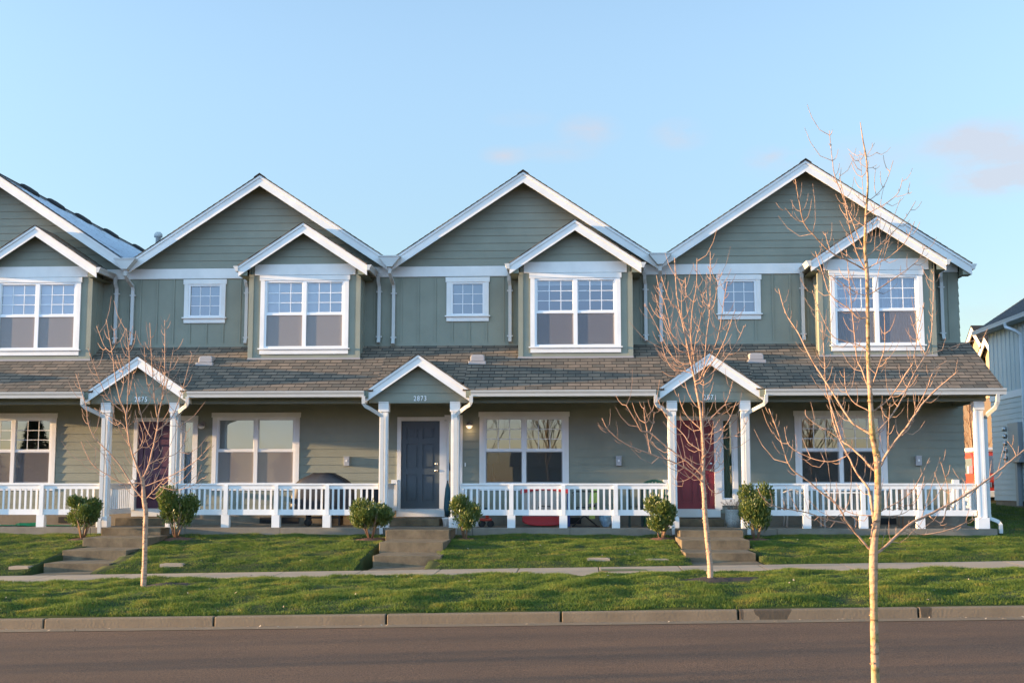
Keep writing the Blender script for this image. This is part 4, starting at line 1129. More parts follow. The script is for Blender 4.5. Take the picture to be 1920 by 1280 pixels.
T2 = bare_tree('t2', 18.9, [(1331, 1100), (1332, 1065), (1327, 1015), (1322, 965), (1320, 927), (1318, 905), (1319, 882), (1319, 839), (1316, 802), (1313, 770), (1309, 746), (1304, 717), (1298, 690), (1292, 666), (1287, 640), (1281, 610), (1274, 580), (1268, 541), (1265, 484)],
    [11, 10, 9.5, 9, 8.5, 8.5, 7, 6, 5.5, 5, 4.5, 4, 3.5, 3.2, 3, 2.8, 2.4, 2, 1.4],
    [([(1318, 800), (1318, 768), (1319, 727), (1320, 690), (1326, 619), (1331, 580), (1332, 470)], 3.4, 1.4),
     ([(1304, 717), (1304, 694), (1296, 638), (1291, 600), (1287, 563), (1285, 520)], 2.6, 1.4),
     ([(1298, 690), (1296, 629), (1298, 582), (1306, 535), (1307, 484)], 2.6, 1.4), ([(1300, 665), (1305, 634), (1315, 591), (1319, 548)], 2.2, 1.2),
     ([(1312, 710), (1319, 694), (1339, 653), (1349, 619), (1356, 572), (1364, 527)], 2.6, 1.3), ([(1316, 715), (1324, 694), (1345, 666), (1360, 634), (1373, 597), (1379, 580)], 2.6, 1.2),
     ([(1306, 722), (1335, 699), (1354, 680), (1377, 649), (1390, 625), (1395, 610)], 2.4, 1.2), ([(1287, 650), (1270, 638), (1255, 619), (1247, 599), (1234, 572), (1229, 552)], 2.4, 1.2),
     ([(1291, 662), (1274, 657), (1262, 644), (1251, 619), (1240, 590), (1231, 578)], 2.2, 1.2), ([(1292, 690), (1270, 680), (1249, 647), (1231, 610), (1209, 569)], 2.2, 1.2),
     ([(1296, 681), (1279, 681), (1261, 668), (1246, 649)], 2, 1.1), ([(1274, 580), (1261, 571), (1251, 552), (1240, 518)], 2, 1.2),
     ([(1262, 640), (1255, 606), (1247, 572), (1236, 541), (1231, 516)], 2, 1.2), ([(1332, 580), (1339, 571), (1349, 514)], 1.8, 1.1), ([(1331, 580), (1325, 554), (1324, 518)], 1.8, 1.1),
     ([(1348, 619), (1360, 612), (1371, 599)], 1.8, 1), ([(1331, 580), (1320, 572), (1316, 550)], 1.6, 1), ([(1296, 640), (1280, 600), (1278, 560), (1277, 530)], 1.8, 1),
     ([(1317, 802), (1336, 781), (1356, 761), (1373, 755)], 2.4, 1.2), ([(1316, 792), (1333, 781), (1360, 757), (1374, 714)], 2.2, 1.2), ([(1320, 815), (1345, 809), (1364, 792), (1381, 753)], 2.4, 1.2),
     ([(1320, 822), (1340, 822), (1364, 820), (1388, 809), (1403, 785)], 2.2, 1.1), ([(1315, 805), (1289, 781), (1276, 755), (1272, 738)], 2.4, 1.2), ([(1315, 845), (1292, 830), (1281, 813), (1249, 781), (1234, 749)], 2.6, 1.2),
     ([(1316, 903), (1298, 886), (1270, 869), (1221, 851), (1189, 839), (1167, 828), (1141, 806), (1129, 784)], 3.4, 1.3), ([(1315, 888), (1289, 866), (1251, 838), (1219, 811), (1202, 807), (1193, 791), (1174, 759)], 3.4, 1.3),
     ([(1214, 811), (1210, 790), (1207, 764)], 1.8, 1), ([(1219, 809), (1224, 795), (1227, 772)], 1.8, 1), ([(1221, 851), (1216, 830), (1213, 812)], 1.6, 1),
     ([(1320, 890), (1330, 915), (1345, 925), (1357, 918)], 1.8, 1), ([(1317, 870), (1295, 895), (1270, 902), (1272, 880)], 1.7, 1), ([(1319, 880), (1338, 880), (1350, 870), (1345, 845)], 2, 1),
     ([(1317, 860), (1330, 840), (1335, 810), (1338, 790)], 2, 1), ([(1305, 760), (1292, 740), (1284, 715)], 2, 1.1), ([(1299, 700), (1280, 695), (1262, 692), (1248, 670), (1240, 640)], 2, 1)],
    'bare young tree with dense twigs on the grass strip in front of the red door', 'bark', 'twig', 5, .30, .0046, dens=8, wsc=.95)
T1 = bare_tree('t1', 19.3, [(268, 1113), (270, 1060), (272, 1000), (274, 960), (271, 940), (268, 905), (267, 893)],
    [11, 9.5, 9, 8.5, 8.5, 7, 6.5],
    [([(267, 900), (260, 882), (250, 855), (242, 825), (239, 800), (235, 772), (225, 747), (217, 712), (212, 672), (205, 630), (200, 600)], 5, 1.4),
     ([(237, 795), (239, 750), (242, 700), (242, 660), (237, 615)], 2.8, 1.3), ([(268, 897), (280, 870), (290, 825), (295, 800), (297, 780), (305, 740), (309, 687), (309, 600)], 5, 1.4),
     ([(295, 782), (290, 750), (285, 687), (281, 605)], 2.8, 1.3), ([(285, 822), (270, 795), (260, 760), (252, 717)], 2.4, 1.2), ([(305, 750), (317, 700), (326, 650)], 2.4, 1.2),
     ([(295, 807), (320, 785), (332, 760), (345, 720), (360, 662)], 2.6, 1.2), ([(271, 938), (253, 917), (227, 875), (202, 845), (177, 820), (165, 790), (161, 760), (142, 700)], 3.6, 1.2),
     ([(262, 905), (232, 906), (202, 890), (175, 872), (160, 847), (152, 827)], 2.6, 1.1), ([(273, 936), (295, 912), (311, 895)], 3, 1.4), ([(270, 912), (320, 892), (365, 865), (397, 832)], 2.6, 1.1),
     ([(272, 900), (285, 882), (288, 868), (300, 852), (305, 837)], 2.6, 1.2), ([(245, 840), (227, 810), (218, 790)], 2, 1), ([(240, 818), (230, 795), (195, 775), (177, 765)], 2.2, 1.1),
     ([(235, 775), (202, 745), (182, 700), (165, 652)], 2.2, 1.1), ([(207, 660), (195, 647), (181, 611)], 1.8, 1), ([(207, 660), (216, 645), (214, 615)], 1.8, 1), ([(242, 660), (251, 645), (255, 620)], 1.8, 1),
     ([(240, 657), (235, 645), (236, 615)], 1.6, 1), ([(225, 747), (232, 710), (219, 665)], 1.8, 1), ([(305, 740), (300, 700), (301, 680)], 1.6, 1), ([(290, 750), (276, 720), (270, 640)], 1.8, 1),
     ([(242, 740), (250, 700), (251, 695)], 1.6, 1), ([(280, 870), (300, 860), (330, 850), (345, 830), (350, 808)], 2, 1), ([(250, 855), (268, 825), (262, 795), (250, 790)], 1.8, 1), ([(309, 700), (325, 690), (335, 670)], 1.6, 1),
     ([(290, 825), (305, 815), (315, 812)], 1.6, 1), ([(300, 912), (330, 918), (360, 910), (380, 895)], 1.6, .9)],
    'bare young tree on the grass strip in front of the purple door, leftmost', 'bark', 'twig', 8, .28, .0044, dens=7, wsc=.95)
bed(at(300, 1112, 19.2)[0], 19.3, .60, .50, label='dark soil ring at the foot of the leftmost bare tree')
bed(at(1345, 1098, 18.9)[0] + .02, 18.95, .68, .55, label='dark soil ring at the foot of the bare tree before the red door')
# street trees further along, outside the frame, whose long shadows cross the road
NTH = ('first', 'second', 'third', 'fourth', 'fifth', 'sixth')
for side, src, lst in (('near', T3, ((-24, 8.4, 1.5), (-31, 8.0, 1.8), (-38, 8.6, 1.7), (-46, 8.2, 2.0), (-56, 8.4, 2.2))), ('far', T2, ((-19, 19.2, 1.0), (-27, 19.0, 1.0), (-36, 19.1, 1.2)))):
    for k, (x, y, sc) in enumerate(lst):
        c = copy_tree(src); c.location = (x, y, src.location.z - base(src.location.x) + base(x) + (.35 if side == 'near' else 0)); c.rotation_euler = (0, 0, 1 + k * 1.1); c.scale = (sc, sc, sc)
        c['label'] = 'bare street tree on the %s verge, %s past the left edge of the view' % (side, NTH[k]); c['group'] = 'street trees beyond the left edge'

# ------------------------------------------------------------------ shrubs
def shrub(px0, px1, pyt, pyb, Y, label, seed, n=1500, m='leaf', stem_m='wood'):
    rng = np.random.default_rng(seed)
    xa, zt = at(px0, pyt, Y); xb, zb = at(px1, pyb, Y); cx = (xa + xb) / 2; w = (xb - xa) / 2; h = zt - zb
    root = empty('shrub', (cx, Y, zb), label, 'shrub', 'evergreen shrubs beside the steps')
    cz = zb + h * .53; rz = h * .47
    lumps = [(0, 0, 0, .85)]
    for k in range(7):
        a = rng.uniform(0, 2 * math.pi); lumps.append((math.cos(a) * w * .5, math.sin(a) * w * .4, rng.uniform(-.3, .75) * rz, rng.uniform(.35, .6)))
    v = []; f = []
    nb = 0
    while nb < n:
        L = lumps[rng.integers(len(lumps))]
        d = rng.normal(size=3); d /= np.linalg.norm(d)
        r = (rng.uniform(0, 1) ** .35) * rng.uniform(.75, 1.06)
        p = np.array([cx + L[0] + d[0] * w * .96 * L[3] * r, Y + L[1] + d[1] * w * .75 * L[3] * r, cz + L[2] + d[2] * rz * L[3] * r])
        # narrow foot
        hh = (p[2] - zb) / h
        if hh < .06: continue
        if hh < .4 and abs(p[0] - cx) > w * (.45 + hh): continue
        out = np.array([d[0] * .5, d[1] * .5, .85 + .3 * d[2]]) + rng.normal(size=3) * .24; out /= np.linalg.norm(out)
        ln = rng.uniform(.05, .085); wd = ln * .21
        s = np.cross(out, rng.normal(size=3)); s /= np.linalg.norm(s); nn = np.cross(out, s)
        i = len(v)
        v += [p, p + out * ln * .5 + s * wd + nn * .006, p + out * ln, p + out * ln * .5 - s * wd + nn * .006]
        f.append((i, i + 1, i + 2, i + 3)); nb += 1
    mb = MB(); mb.v = [tuple(map(float, q)) for q in v]
    for q in f: mb.face(q)
    mb.build('foliage', m, root)
    st = MB()
    for k in range(7):
        a = rng.uniform(0, 2 * math.pi); e = Vector((cx + math.cos(a) * w * .6, Y + math.sin(a) * w * .5, zb + h * rng.uniform(.45, .75)))
        b = Vector((cx + math.cos(a) * .03, Y + math.sin(a) * .03, zb - .03))
        st.tube([b, b.lerp(e, .4) + Vector((0, 0, .06)), e], [.016, .011, .005], 6)
    st.build('stems', stem_m, root)
    bed(cx, Y, w * .9, .34, 'mulch', 'reddish bark mulch under a shrub by the steps')
    return root
shrub(123, 190, 932, 1007, 26.25, 'rounded evergreen shrub left of the steps to the purple door', 1, 5400)
shrub(290, 374, 920, 1007, 26.3, 'wide evergreen shrub right of the steps to the purple door', 2, 7600)
shrub(654, 738, 930, 1010, 26.2, 'wide glossy evergreen shrub left of the steps to number 2873', 3, 6800)
shrub(843, 903, 936, 1012, 26.2, 'small evergreen shrub on a bare stem right of the steps to number 2873', 4, 3800)
shrub(1207, 1273, 938, 1014, 26.2, 'evergreen shrub with a thick bare foot left of the steps to the red door', 5, 5400)
shrub(1380, 1453, 917, 1014, 26.2, 'tall dark evergreen shrub right of the steps to the red door', 6, 6200)

# ------------------------------------------------------------------ grass
def gzv(X, Y): return np.array([gz(float(a), float(b)) for a, b in zip(X, Y)])
def grass(name, xa, xb, ya, yb, dens, hmin, hmax, seed, label):
    rng = np.random.default_rng(seed); n = int((xb - xa) * (yb - ya) * dens)
    X = rng.uniform(xa, xb, n); Y = rng.uniform(ya, yb, n)
    clump = vnoise(X, Y, .42, seed) * .6 + vnoise(X, Y, .17, seed + 1) * .4
    keep = rng.uniform(0, 1, n) < (.35 + 1.1 * clump)
    keep &= ~in_bed(X, Y)
    for a, b, c, d in STEPS:
        edge = 0 if a > -9 else 0
        if a < -9: sh_ = (Y - 22.9) * -.07; keep &= ~((X > -9.95 + sh_ * .5 - .1) & (X < -8.42 + sh_) & (Y > 22.9))
        else: keep &= ~((X > a) & (X < b) & (Y > 22.9))
    X, Y, clump = X[keep], Y[keep], clump[keep]; n = len(X)
    gx = np.linspace(xa, xb, int((xb - xa) / .1)); gy = np.linspace(ya, yb, int((yb - ya) / .1))
    # heights on the same cells as the ground sheet (bilinear)
    XS = np.array(xs); YS = np.array(ys); H = np.array([[gz(x, y) for x in xs] for y in ys])
    ix = np.clip(np.searchsorted(XS, X) - 1, 0, len(xs) - 2); iy = np.clip(np.searchsorted(YS, Y) - 1, 0, len(ys) - 2)
    fx = (X - XS[ix]) / (XS[ix + 1] - XS[ix]); fy = (Y - YS[iy]) / (YS[iy + 1] - YS[iy])
    Z = (H[iy, ix] * (1 - fx) + H[iy, ix + 1] * fx) * (1 - fy) + (H[iy + 1, ix] * (1 - fx) + H[iy + 1, ix + 1] * fx) * fy
    h = (hmin + (hmax - hmin) * np.clip(clump * 1.35 - .2, 0, 1) ** 1.2) * rng.uniform(.7, 1.2, n)
    a = rng.uniform(0, 2 * np.pi, n); w = rng.uniform(.003, .0075, n)
    lean = rng.uniform(.2, 1.3, n) * h; la = rng.uniform(0, 2 * np.pi, n)
    V = np.empty((n, 3, 3))
    V[:, 0] = np.stack([X - np.cos(a) * w, Y - np.sin(a) * w, Z - .01], 1)
    V[:, 1] = np.stack([X + np.cos(a) * w, Y + np.sin(a) * w, Z - .01], 1)
    V[:, 2] = np.stack([X + np.cos(la) * lean, Y + np.sin(la) * lean, Z + h], 1)
    me = bpy.data.meshes.new(name); me.vertices.add(n * 3); me.loops.add(n * 3); me.polygons.add(n)
    me.vertices.foreach_set('co', V.reshape(-1)); me.loops.foreach_set('vertex_index', np.arange(n * 3, dtype=np.int32))
    me.polygons.foreach_set('loop_start', np.arange(0, n * 3, 3, dtype=np.int32)); me.polygons.foreach_set('loop_total', np.full(n, 3, dtype=np.int32))
    me.update(); me.materials.append(M['grass']); o = bpy.data.objects.new(name, me); C.objects.link(o)
    return tag(o, label, 'grass', None, 'stuff')
grass('verge_grass', -12.5, 11.5, 16.46, 20.63, 4200, .012, .075, 21, 'green clumpy grass strip between the kerb and the sidewalk')
grass('lawn_grass', -14.5, 14.5, 22.22, 27.13, 3600, .010, .055, 31, 'short green lawn between the sidewalk and the porches')
grass('side_lawn_grass', 8.9, 16.5, 27.13, 47, 500, .03, .08, 41, 'shaded lawn beside the right end of the row')

# small covers set into the lawn and walk
for px, py, w_, lab in ((325, 1064, .42, 'pale utility cover in the lawn right of the purple-door steps'), (40, 1068, .36, 'pale utility cover in the lawn at the far left'),
                        (1122, 1054.5, .40, 'thin pale cover in the lawn below the toy stand, left of a pair'), (1232, 1054.5, .40, 'thin pale cover in the lawn by the red-door steps, right of a pair')):
    Yc = 22.85; X_, Z_ = at(px, py, Yc)
    b = MB(); z = gz(X_, Yc) + .008
    b.box(X_ - w_ / 2, X_ + w_ / 2, Yc - .13, Yc + .13, z - .1, z + .012); b.box(X_ - w_ / 2 + .03, X_ + w_ / 2 - .03, Yc - .10, Yc + .10, z + .012, z + .018)
    tag(b.build('utility_cover', 'sidewalk'), lab, 'utility cover', 'covers set in the front lawn')
X_ = at(1170, 1068, 21.5)[0]; b = MB(); Yc = 21.5; z = walk_z(X_, Yc) + .006
b.box(X_ - .38, X_ + .38, Yc - .22, Yc + .22, z, z + .006)
o = tag(b.build('meter_lid', mat('mossy_lid', (.10, .085, .05), .95, scale=12, col2=(.09, .14, .03), thr=(.4, .6))), 'mossy rectangular meter lid in the sidewalk', 'meter lid')

# ------------------------------------------------------------------ things on the porches
def box_px(mb, x0, x1, y0, y1, Ya, Yb):
    a, zt = at(x0, y0, Ya); b, zb = at(x1, y1, Ya); mb.box(a, b, Ya, Yb, zb, zt)
FL = -.93
# hose
hx = at(55, 980, 27.75)[0]; h = MB(); pts = []
for k in range(150):
    a = k * .28; r = .27 + .04 * math.sin(k * .37); pts.append((hx + r * math.cos(a) * 1.1, 27.85 + r * .8 * math.sin(a), FL + .015 + .012 * (k / 40) + .006 * math.sin(k)))
pts += [(hx + .5, 27.7, FL + .02), (hx + .9, 27.8, FL + .015), (hx + 1.25, 27.75, FL + .015)]
pts = [(hx - 1.0, 27.8, FL + .015), (hx - .6, 27.75, FL + .02)] + pts
tag(h.tube(pts, .012, 6).build('garden_hose', 'hose'), 'coiled bright green garden hose on the leftmost porch floor', 'hose')
# barbecue
gx_, gy_ = at(607, 900, 28.35)[0], 28.35
r = empty('barbecue', (gx_, gy_, FL), 'barbecue under a black cover behind the railing of the purple-door house', 'barbecue')
c = MB(); rings = []
for z, wx_, wy_ in ((-.62, .72, .27), (-.30, .70, .28), (.0, .62, .27), (.10, .50, .25), (.21, .28, .20), (.245, .22, .16)):
    rings.append(c._a([(gx_ + wx_ * math.copysign(min(1, abs(math.cos(a)) * 1.25), math.cos(a)), gy_ + wy_ * math.copysign(min(1, abs(math.sin(a)) * 1.25), math.sin(a)) + .012 * math.sin(5 * a), z + .01 * math.sin(4 * a)) for a in [2 * math.pi * j / 28 for j in range(28)]]))
for k in range(5):
    for j in range(28): c.face((rings[k] + j, rings[k] + (j + 1) % 28, rings[k + 1] + (j + 1) % 28, rings[k + 1] + j), None, True)
c.face([rings[5] + j for j in range(28)]); c.build('cover', 'blackcover', r)
for s in (-.33, .40):
    MB().box(gx_ + s - .02, gx_ + s + .02, gy_ - .2, gy_ + .2, FL + .02, -.6).build('leg', 'black', r)
MB().box(gx_ - .35, gx_ + .42, gy_ - .18, gy_ + .18, FL + .17, FL + .20).build('shelf', 'black', r)
wxx = at(578, 980, gy_ - .2)[0]
MB().lathe((wxx, gy_ - .22, FL + .085), [(.03, -.02), (.085, -.02), (.085, .02), (.03, .02)], 18, 'Y').build('wheel', 'rubber', r)
# black folded chair beside it
fx_ = at(690, 930, 28.4)[0]
r = empty('folding_chair', (fx_, 28.4, FL), 'dark folded chair leaning on the wall beside the covered barbecue', 'chair')
for s in (-.2, .2): MB().tube([(fx_ + s, 28.3, FL), (fx_ + s, 28.9, -.05)], .014, 8).build('frame_tube', 'black', r)
MB().prism([(fx_ - .19, 28.42, FL + .2), (fx_ + .19, 28.42, FL + .2), (fx_ + .19, 28.86, -.12), (fx_ - .19, 28.86, -.12)], (0, -.02, 0)).build('seat', 'blackcover', r)
MB().prism([(fx_ - .2, 28.34, FL + .1), (fx_ + .2, 28.34, FL + .1), (fx_ + .2, 28.38, FL + .16), (fx_ - .2, 28.38, FL + .16)], (0, -.02, 0)).build('stretcher', 'wood', r)
# closed parasol and white pot by door 2873
ux = at(838, 940, 28.6)[0]
r = empty('parasol', (ux, 28.6, FL), 'furled dark teal parasol leaning beside the slate blue door', 'parasol')
MB().lathe((ux, 28.7, 0), [(.03, -.72), (.085, -.55), (.075, -.35), (.05, -.1), (.02, .02)], 10).build('canopy', 'teal', r)
MB().tube([(ux, 28.7, FL), (ux, 28.7, .08)], .015, 8).build('pole', 'black', r)
ptx = at(837, 978, 28.0)[0]
r = empty('flower_pot', (ptx, 28.0, FL), 'small white flower pot at the foot of the teal parasol', 'pot')
MB().lathe((ptx, 28.0, FL), [(.065, 0), (.09, .16), (.10, .17), (.10, .20), (.085, .2), (.08, .15), (.01, .14)], 18).build('pot', 'pot', r)
MB().lathe((ptx, 28.0, FL + .145), [(.078, 0), (.04, .012), (.001, .015)], 14).build('soil', 'soil', r)
# toy kitchen / play house
r0x, _ = at(866, 980, 27.9); r1x, _ = at(897, 980, 27.9)
r = empty('toy_playhouse', ((r0x + r1x) / 2, 27.9, FL), 'small white and red toy playhouse behind the railing by number 2873', 'toy')
k = MB(); k.box(r0x, r1x, 27.9, 28.3, FL, -.44); k.box(r0x, r0x + .05, 27.9, 28.3, -.44, -.1); k.box(r1x - .05, r1x, 27.9, 28.3, -.44, -.1); k.box((r0x + r1x) / 2 - .02, (r0x + r1x) / 2 + .02, 27.95, 28.0, -.44, -.1); k.build('body', 'vinyl', r, bevel=.01)
MB().box(r0x - .02, r1x + .02, 27.88, 28.32, -.10, -.06).build('roof', 'red', r, bevel=.01)
MB().box(r0x + .05, r1x - .05, 27.885, 27.9, -.44, -.40).build('shelf', 'red', r)
# toy tractor
tx = at(912, 978, 27.8)[0]
r = empty('toy_tractor', (tx, 27.8, FL), 'red toy tractor on the porch floor of number 2873', 'toy')
MB().box(tx - .14, tx + .12, 27.72, 27.92, FL + .13, FL + .19).build('body', 'orange', r, bevel=.02)
MB().box(tx - .02, tx + .05, 27.78, 27.86, FL + .19, FL + .36).build('seat', 'orange', r, bevel=.01)
MB().box(tx - .05, tx + .07, 27.79, 27.83, FL + .38, FL + .42).build('steering_wheel', 'teal', r, bevel=.01)
for sx_ in (-.1, .09):
    for yy in (27.70, 27.94): MB().lathe((tx + sx_, yy, FL + .07), [(.02, -.02), (.07, -.02), (.07, .02), (.02, .02)], 16, 'Y').build('wheel', 'rubber', r)
# toy stand with red basin
ax, bx_ = at(978, 950, 28.2)[0], at(1066, 950, 28.2)[0]; cxx = (ax + bx_) / 2
r = empty('toy_play_table', (cxx, 28.2, FL), 'large tan and red toy play table standing on its edge behind the railing', 'toy')
p = MB(); prof = []
for k in range(13):
    t = k / 12; prof.append((ax + .03 + (bx_ - ax - .06) * t, 28.2, -.20 + .07 * math.sin(math.pi * t)))
p.prism([(bx_ - .03, 28.2, -.72), (ax + .03, 28.2, -.72)] + prof, (0, .06, 0)); o = p.build('panel', 'tan', r); fixn(o)
q = MB(); pr1 = [(x, 28.17, z) for x, _, z in prof]; pr2 = [(x, 28.17, z + .10) for x, _, z in prof[::-1]]
q.prism([(ax - .02, 28.17, -.22)] + pr1 + [(bx_ + .02, 28.17, -.22), (bx_ + .02, 28.17, -.12)] + [(x, y, z + .02) for x, y, z in pr2] + [(ax - .02, 28.17, -.12)], (0, .12, 0)); o = q.build('rim', 'red', r); fixn(o)
q = MB(); lo_ = []
for k in range(13):
    t = k / 12; lo_.append((ax + .02 + (bx_ - ax - .1) * t, 28.0, FL + .02 + .09 * (2 * t - 1) ** 4))
q.prism([(bx_ - .08, 28.0, -.70), (ax + .02, 28.0, -.70)] + lo_, (0, .3, 0)); o = q.build('basin', 'red', r, bevel=.02); fixn(o)
MB().box(bx_ - .03, bx_ + .03, 28.22, 28.3, FL, -.2).build('side_post', 'blue', r)
MB().tube([(cxx - .15, 28.19, -.52), (cxx - .1, 28.185, -.48), (cxx + .1, 28.185, -.48), (cxx + .15, 28.19, -.52)], .008, 6).build('handle', 'black', r)
# folding camp chair with yellow-green towel
fx0, fx1 = at(1073, 940, 28.1)[0], at(1125, 940, 28.1)[0]
r = empty('camp_chair', ((fx0 + fx1) / 2, 28.1, FL), 'black framed camp chair with a yellow-green towel over it', 'chair')
fr_ = MB()
for yy in (27.9, 28.3):
    fr_.tube([(fx0, yy, FL), (fx1 - .1, yy, -.45)], .013, 7); fr_.tube([(fx1 - .05, yy, FL), (fx0 + .05, yy, -.5), (fx0 + .03, yy, -.22)], .013, 7); fr_.tube([(fx0, yy, -.20), (fx0 + .05, yy, -.16), (fx1 - .05, yy, -.16)], .015, 7)
fr_.tube([(fx0, 27.9, FL + .015), (fx1, 27.9, FL + .015)], .012, 7); fr_.tube([(fx0, 27.9, FL + .02), (fx0, 28.3, FL + .02)], .012, 7); fr_.tube([(fx1 - .05, 27.9, FL + .02), (fx1 - .05, 28.3, FL + .02)], .012, 7); fr_.build('frame', 'black', r)
MB().prism([(fx0 + .05, 27.92, -.52), (fx1 - .1, 27.92, -.50), (fx1 - .1, 28.28, -.50), (fx0 + .05, 28.28, -.52)], (0, 0, .02)).build('seat', 'blackcover', r)
tw0, tw1 = at(1105, 940, 28.0)[0], at(1124, 940, 28.0)[0]
q = MB(); q.prism([(tw0 - .02, 27.86, -.42), (tw1, 27.86, -.40), (tw1 - .02, 27.95, .0), (tw0 + .06, 27.95, .0)], (0, .02, 0)); q.prism([(tw0 - .0, 27.87, -.75), (tw0 + .12, 27.87, -.75), (tw0 + .12, 27.87, -.50), (tw0, 27.87, -.50)], (0, .02, 0)); o = q.build('towel', 'yellowgreen', r); fixn(o)
# blue cloth bundle
bxx = at(1136, 970, 28.0)[0]; rings = []; c = MB()
for k in range(9):
    t = k / 8; rr_ = math.sin(math.pi * (t * .92 + .08)) ** .6
    rings.append(c._a([(bxx + .14 * rr_ * math.cos(a) * (1 + .15 * math.sin(3 * a + k)), 28.05 + .12 * rr_ * math.sin(a), FL + .40 * t) for a in [2 * math.pi * j / 14 for j in range(14)]]))
for k in range(8):
    for j in range(14): c.face((rings[k] + j, rings[k] + (j + 1) % 14, rings[k + 1] + (j + 1) % 14, rings[k + 1] + j), None, True)
tag(c.build('cloth_bundle', 'lightblue'), 'pale blue patterned cloth bundle on the porch floor beside the camp chair', 'bundle')
# green resin table and chair
def resin_chair(cx, cy, m, label, bh=.95):
    r = empty('resin_chair', (cx, cy, FL), label, 'chair')
    for sx_ in (-.22, .22):
        for sy_ in (-.2, .2): MB().tube([(cx + sx_ * 1.1, cy + sy_ * 1.1, FL), (cx + sx_ * .95, cy + sy_ * .95, FL + .43)], .02, 7).build('leg', m, r)
    MB().box(cx - .24, cx + .24, cy - .22, cy + .22, FL + .42, FL + .45).build('seat', m, r, bevel=.015)
    b = MB(); n = 7
    for k in range(n):
        t = k / (n - 1) - .5; x = cx + t * .42; top = FL + bh + .09 * math.cos(t * 3)
        b.prism([(x - .022, cy + .2, FL + .45), (x + .022, cy + .2, FL + .45), (x * 1 + t * .04 + .024, cy + .3, top - .04), (x + t * .04 - .024, cy + .3, top - .04)], (0, .012, 0))
    arc = [(cx + t / 10 * .25, cy + .3, FL + bh - .03 + .09 * math.cos(t / 10 * 1.5)) for t in range(-10, 11)]
    b.tube(arc, .026, 7); o = b.build('backrest', m, r); fixn(o)
    for s in (-1, 1): MB().tube([(cx + s * .25, cy - .2, FL + .45), (cx + s * .27, cy - .18, FL + .66), (cx + s * .27, cy + .1, FL + .68), (cx + s * .24, cy + .25, FL + .68)], .018, 7).build('armrest', m, r)
    return r
resin_chair(at(1226, 930, 28.3)[0] + .02, 28.2, 'green', 'green plastic garden chair at the right end of the porch of number 2873')
tx = at(1192, 950, 28.2)[0]
r = empty('side_table', (tx, 28.2, FL), 'dark green plastic side table left of the green garden chair', 'table')
MB().box(tx - .17, tx + .17, 28.03, 28.37, -.10, -.07).build('tabletop', 'dkgreen', r, bevel=.01)
for a in (-.14, .14):
    for b_ in (-.14, .14): MB().box(tx + a - .02, tx + a + .02, 28.2 + b_ - .02, 28.2 + b_ + .02, FL, -.10).build('leg', 'dkgreen', r)
MB().box(tx - .15, tx + .15, 28.05, 28.35, -.5, -.48).build('shelf', 'dkgreen', r)
# planter by the red door
px_ = at(1374, 965, 28.1)[0]
r = empty('planter', (px_, 28.1, FL), 'round grey woven planter with a dead plant right of the red door', 'planter')
MB().lathe((px_, 28.1, FL), [(.13, 0), (.165, .18), (.16, .36), (.17, .38), (.15, .38), (.14, .34), (.01, .33)], 22).build('pot', 'potgrey', r)
dp = MB(); rg_ = random.Random(4)
for k in range(60):
    a = rg_.uniform(0, 6.28); d = Vector((math.cos(a) * rg_.uniform(.03, .2), math.sin(a) * .1, rg_.uniform(.05, .28))); b = Vector((px_ + math.cos(a) * .06, 28.1 + math.sin(a) * .06, FL + .34))
    dp.tube([b, b + d * .6, b + d + Vector((rg_.uniform(-.03, .03), 0, -.02))], [.004, .003, .006], 4)
dp.build('dead_plant', 'deadplant', r)
# wicker chair, table, stools on the right porch
resin_chair(at(1492, 930, 28.3)[0], 28.3, 'tan', 'tan garden chair behind the railing of the red-door house', .74)
def table(cx, cy, w, h, mt, ml, label):
    r = empty('porch_table', (cx, cy, FL), label, 'table')
    MB().box(cx - w, cx + w, cy - .28, cy + .28, FL + h - .035, FL + h).build('tabletop', mt, r, bevel=.006)
    for a in (-w + .05, w - .05):
        for b in (-.22, .22): MB().box(cx + a - .02, cx + a + .02, cy + b - .02, cy + b + .02, FL, FL + h - .035).build('leg', ml, r)
table(at(1575, 930, 28.2)[0], 28.3, .42, .76, 'vinyl', 'tan', 'porch table with a white top behind the railing of the red-door house')
tx = at(1704, 940, 28.4)[0]
r = empty('wooden_chair', (tx, 28.4, FL), 'wooden chair with a peach cloth on its back on the right-hand porch', 'chair')
for a in (-.18, .18):
    MB().box(tx + a - .015, tx + a + .015, 28.22, 28.25, FL, FL + .45).build('leg', 'wood', r); MB().box(tx + a - .015, tx + a + .015, 28.58, 28.61, FL, FL + .92).build('leg', 'wood', r)
MB().box(tx - .2, tx + .2, 28.2, 28.62, FL + .45, FL + .48).build('seat', 'wood', r)
MB().box(tx - .19, tx + .19, 28.575, 28.595, FL + .72, FL + .90).build('backrest', 'wood', r)
q = MB(); q.prism([(tx - .09, 28.55, FL + .66), (tx + .10, 28.55, FL + .62), (tx + .09, 28.55, FL + .93), (tx - .08, 28.55, FL + .93)], (0, .02, 0)); q.box(tx - .08, tx + .09, 28.55, 28.63, FL + .93, FL + .94); q.build('cloth', 'peach', r)
sx0 = at(1455, 960, 28.3)[0]
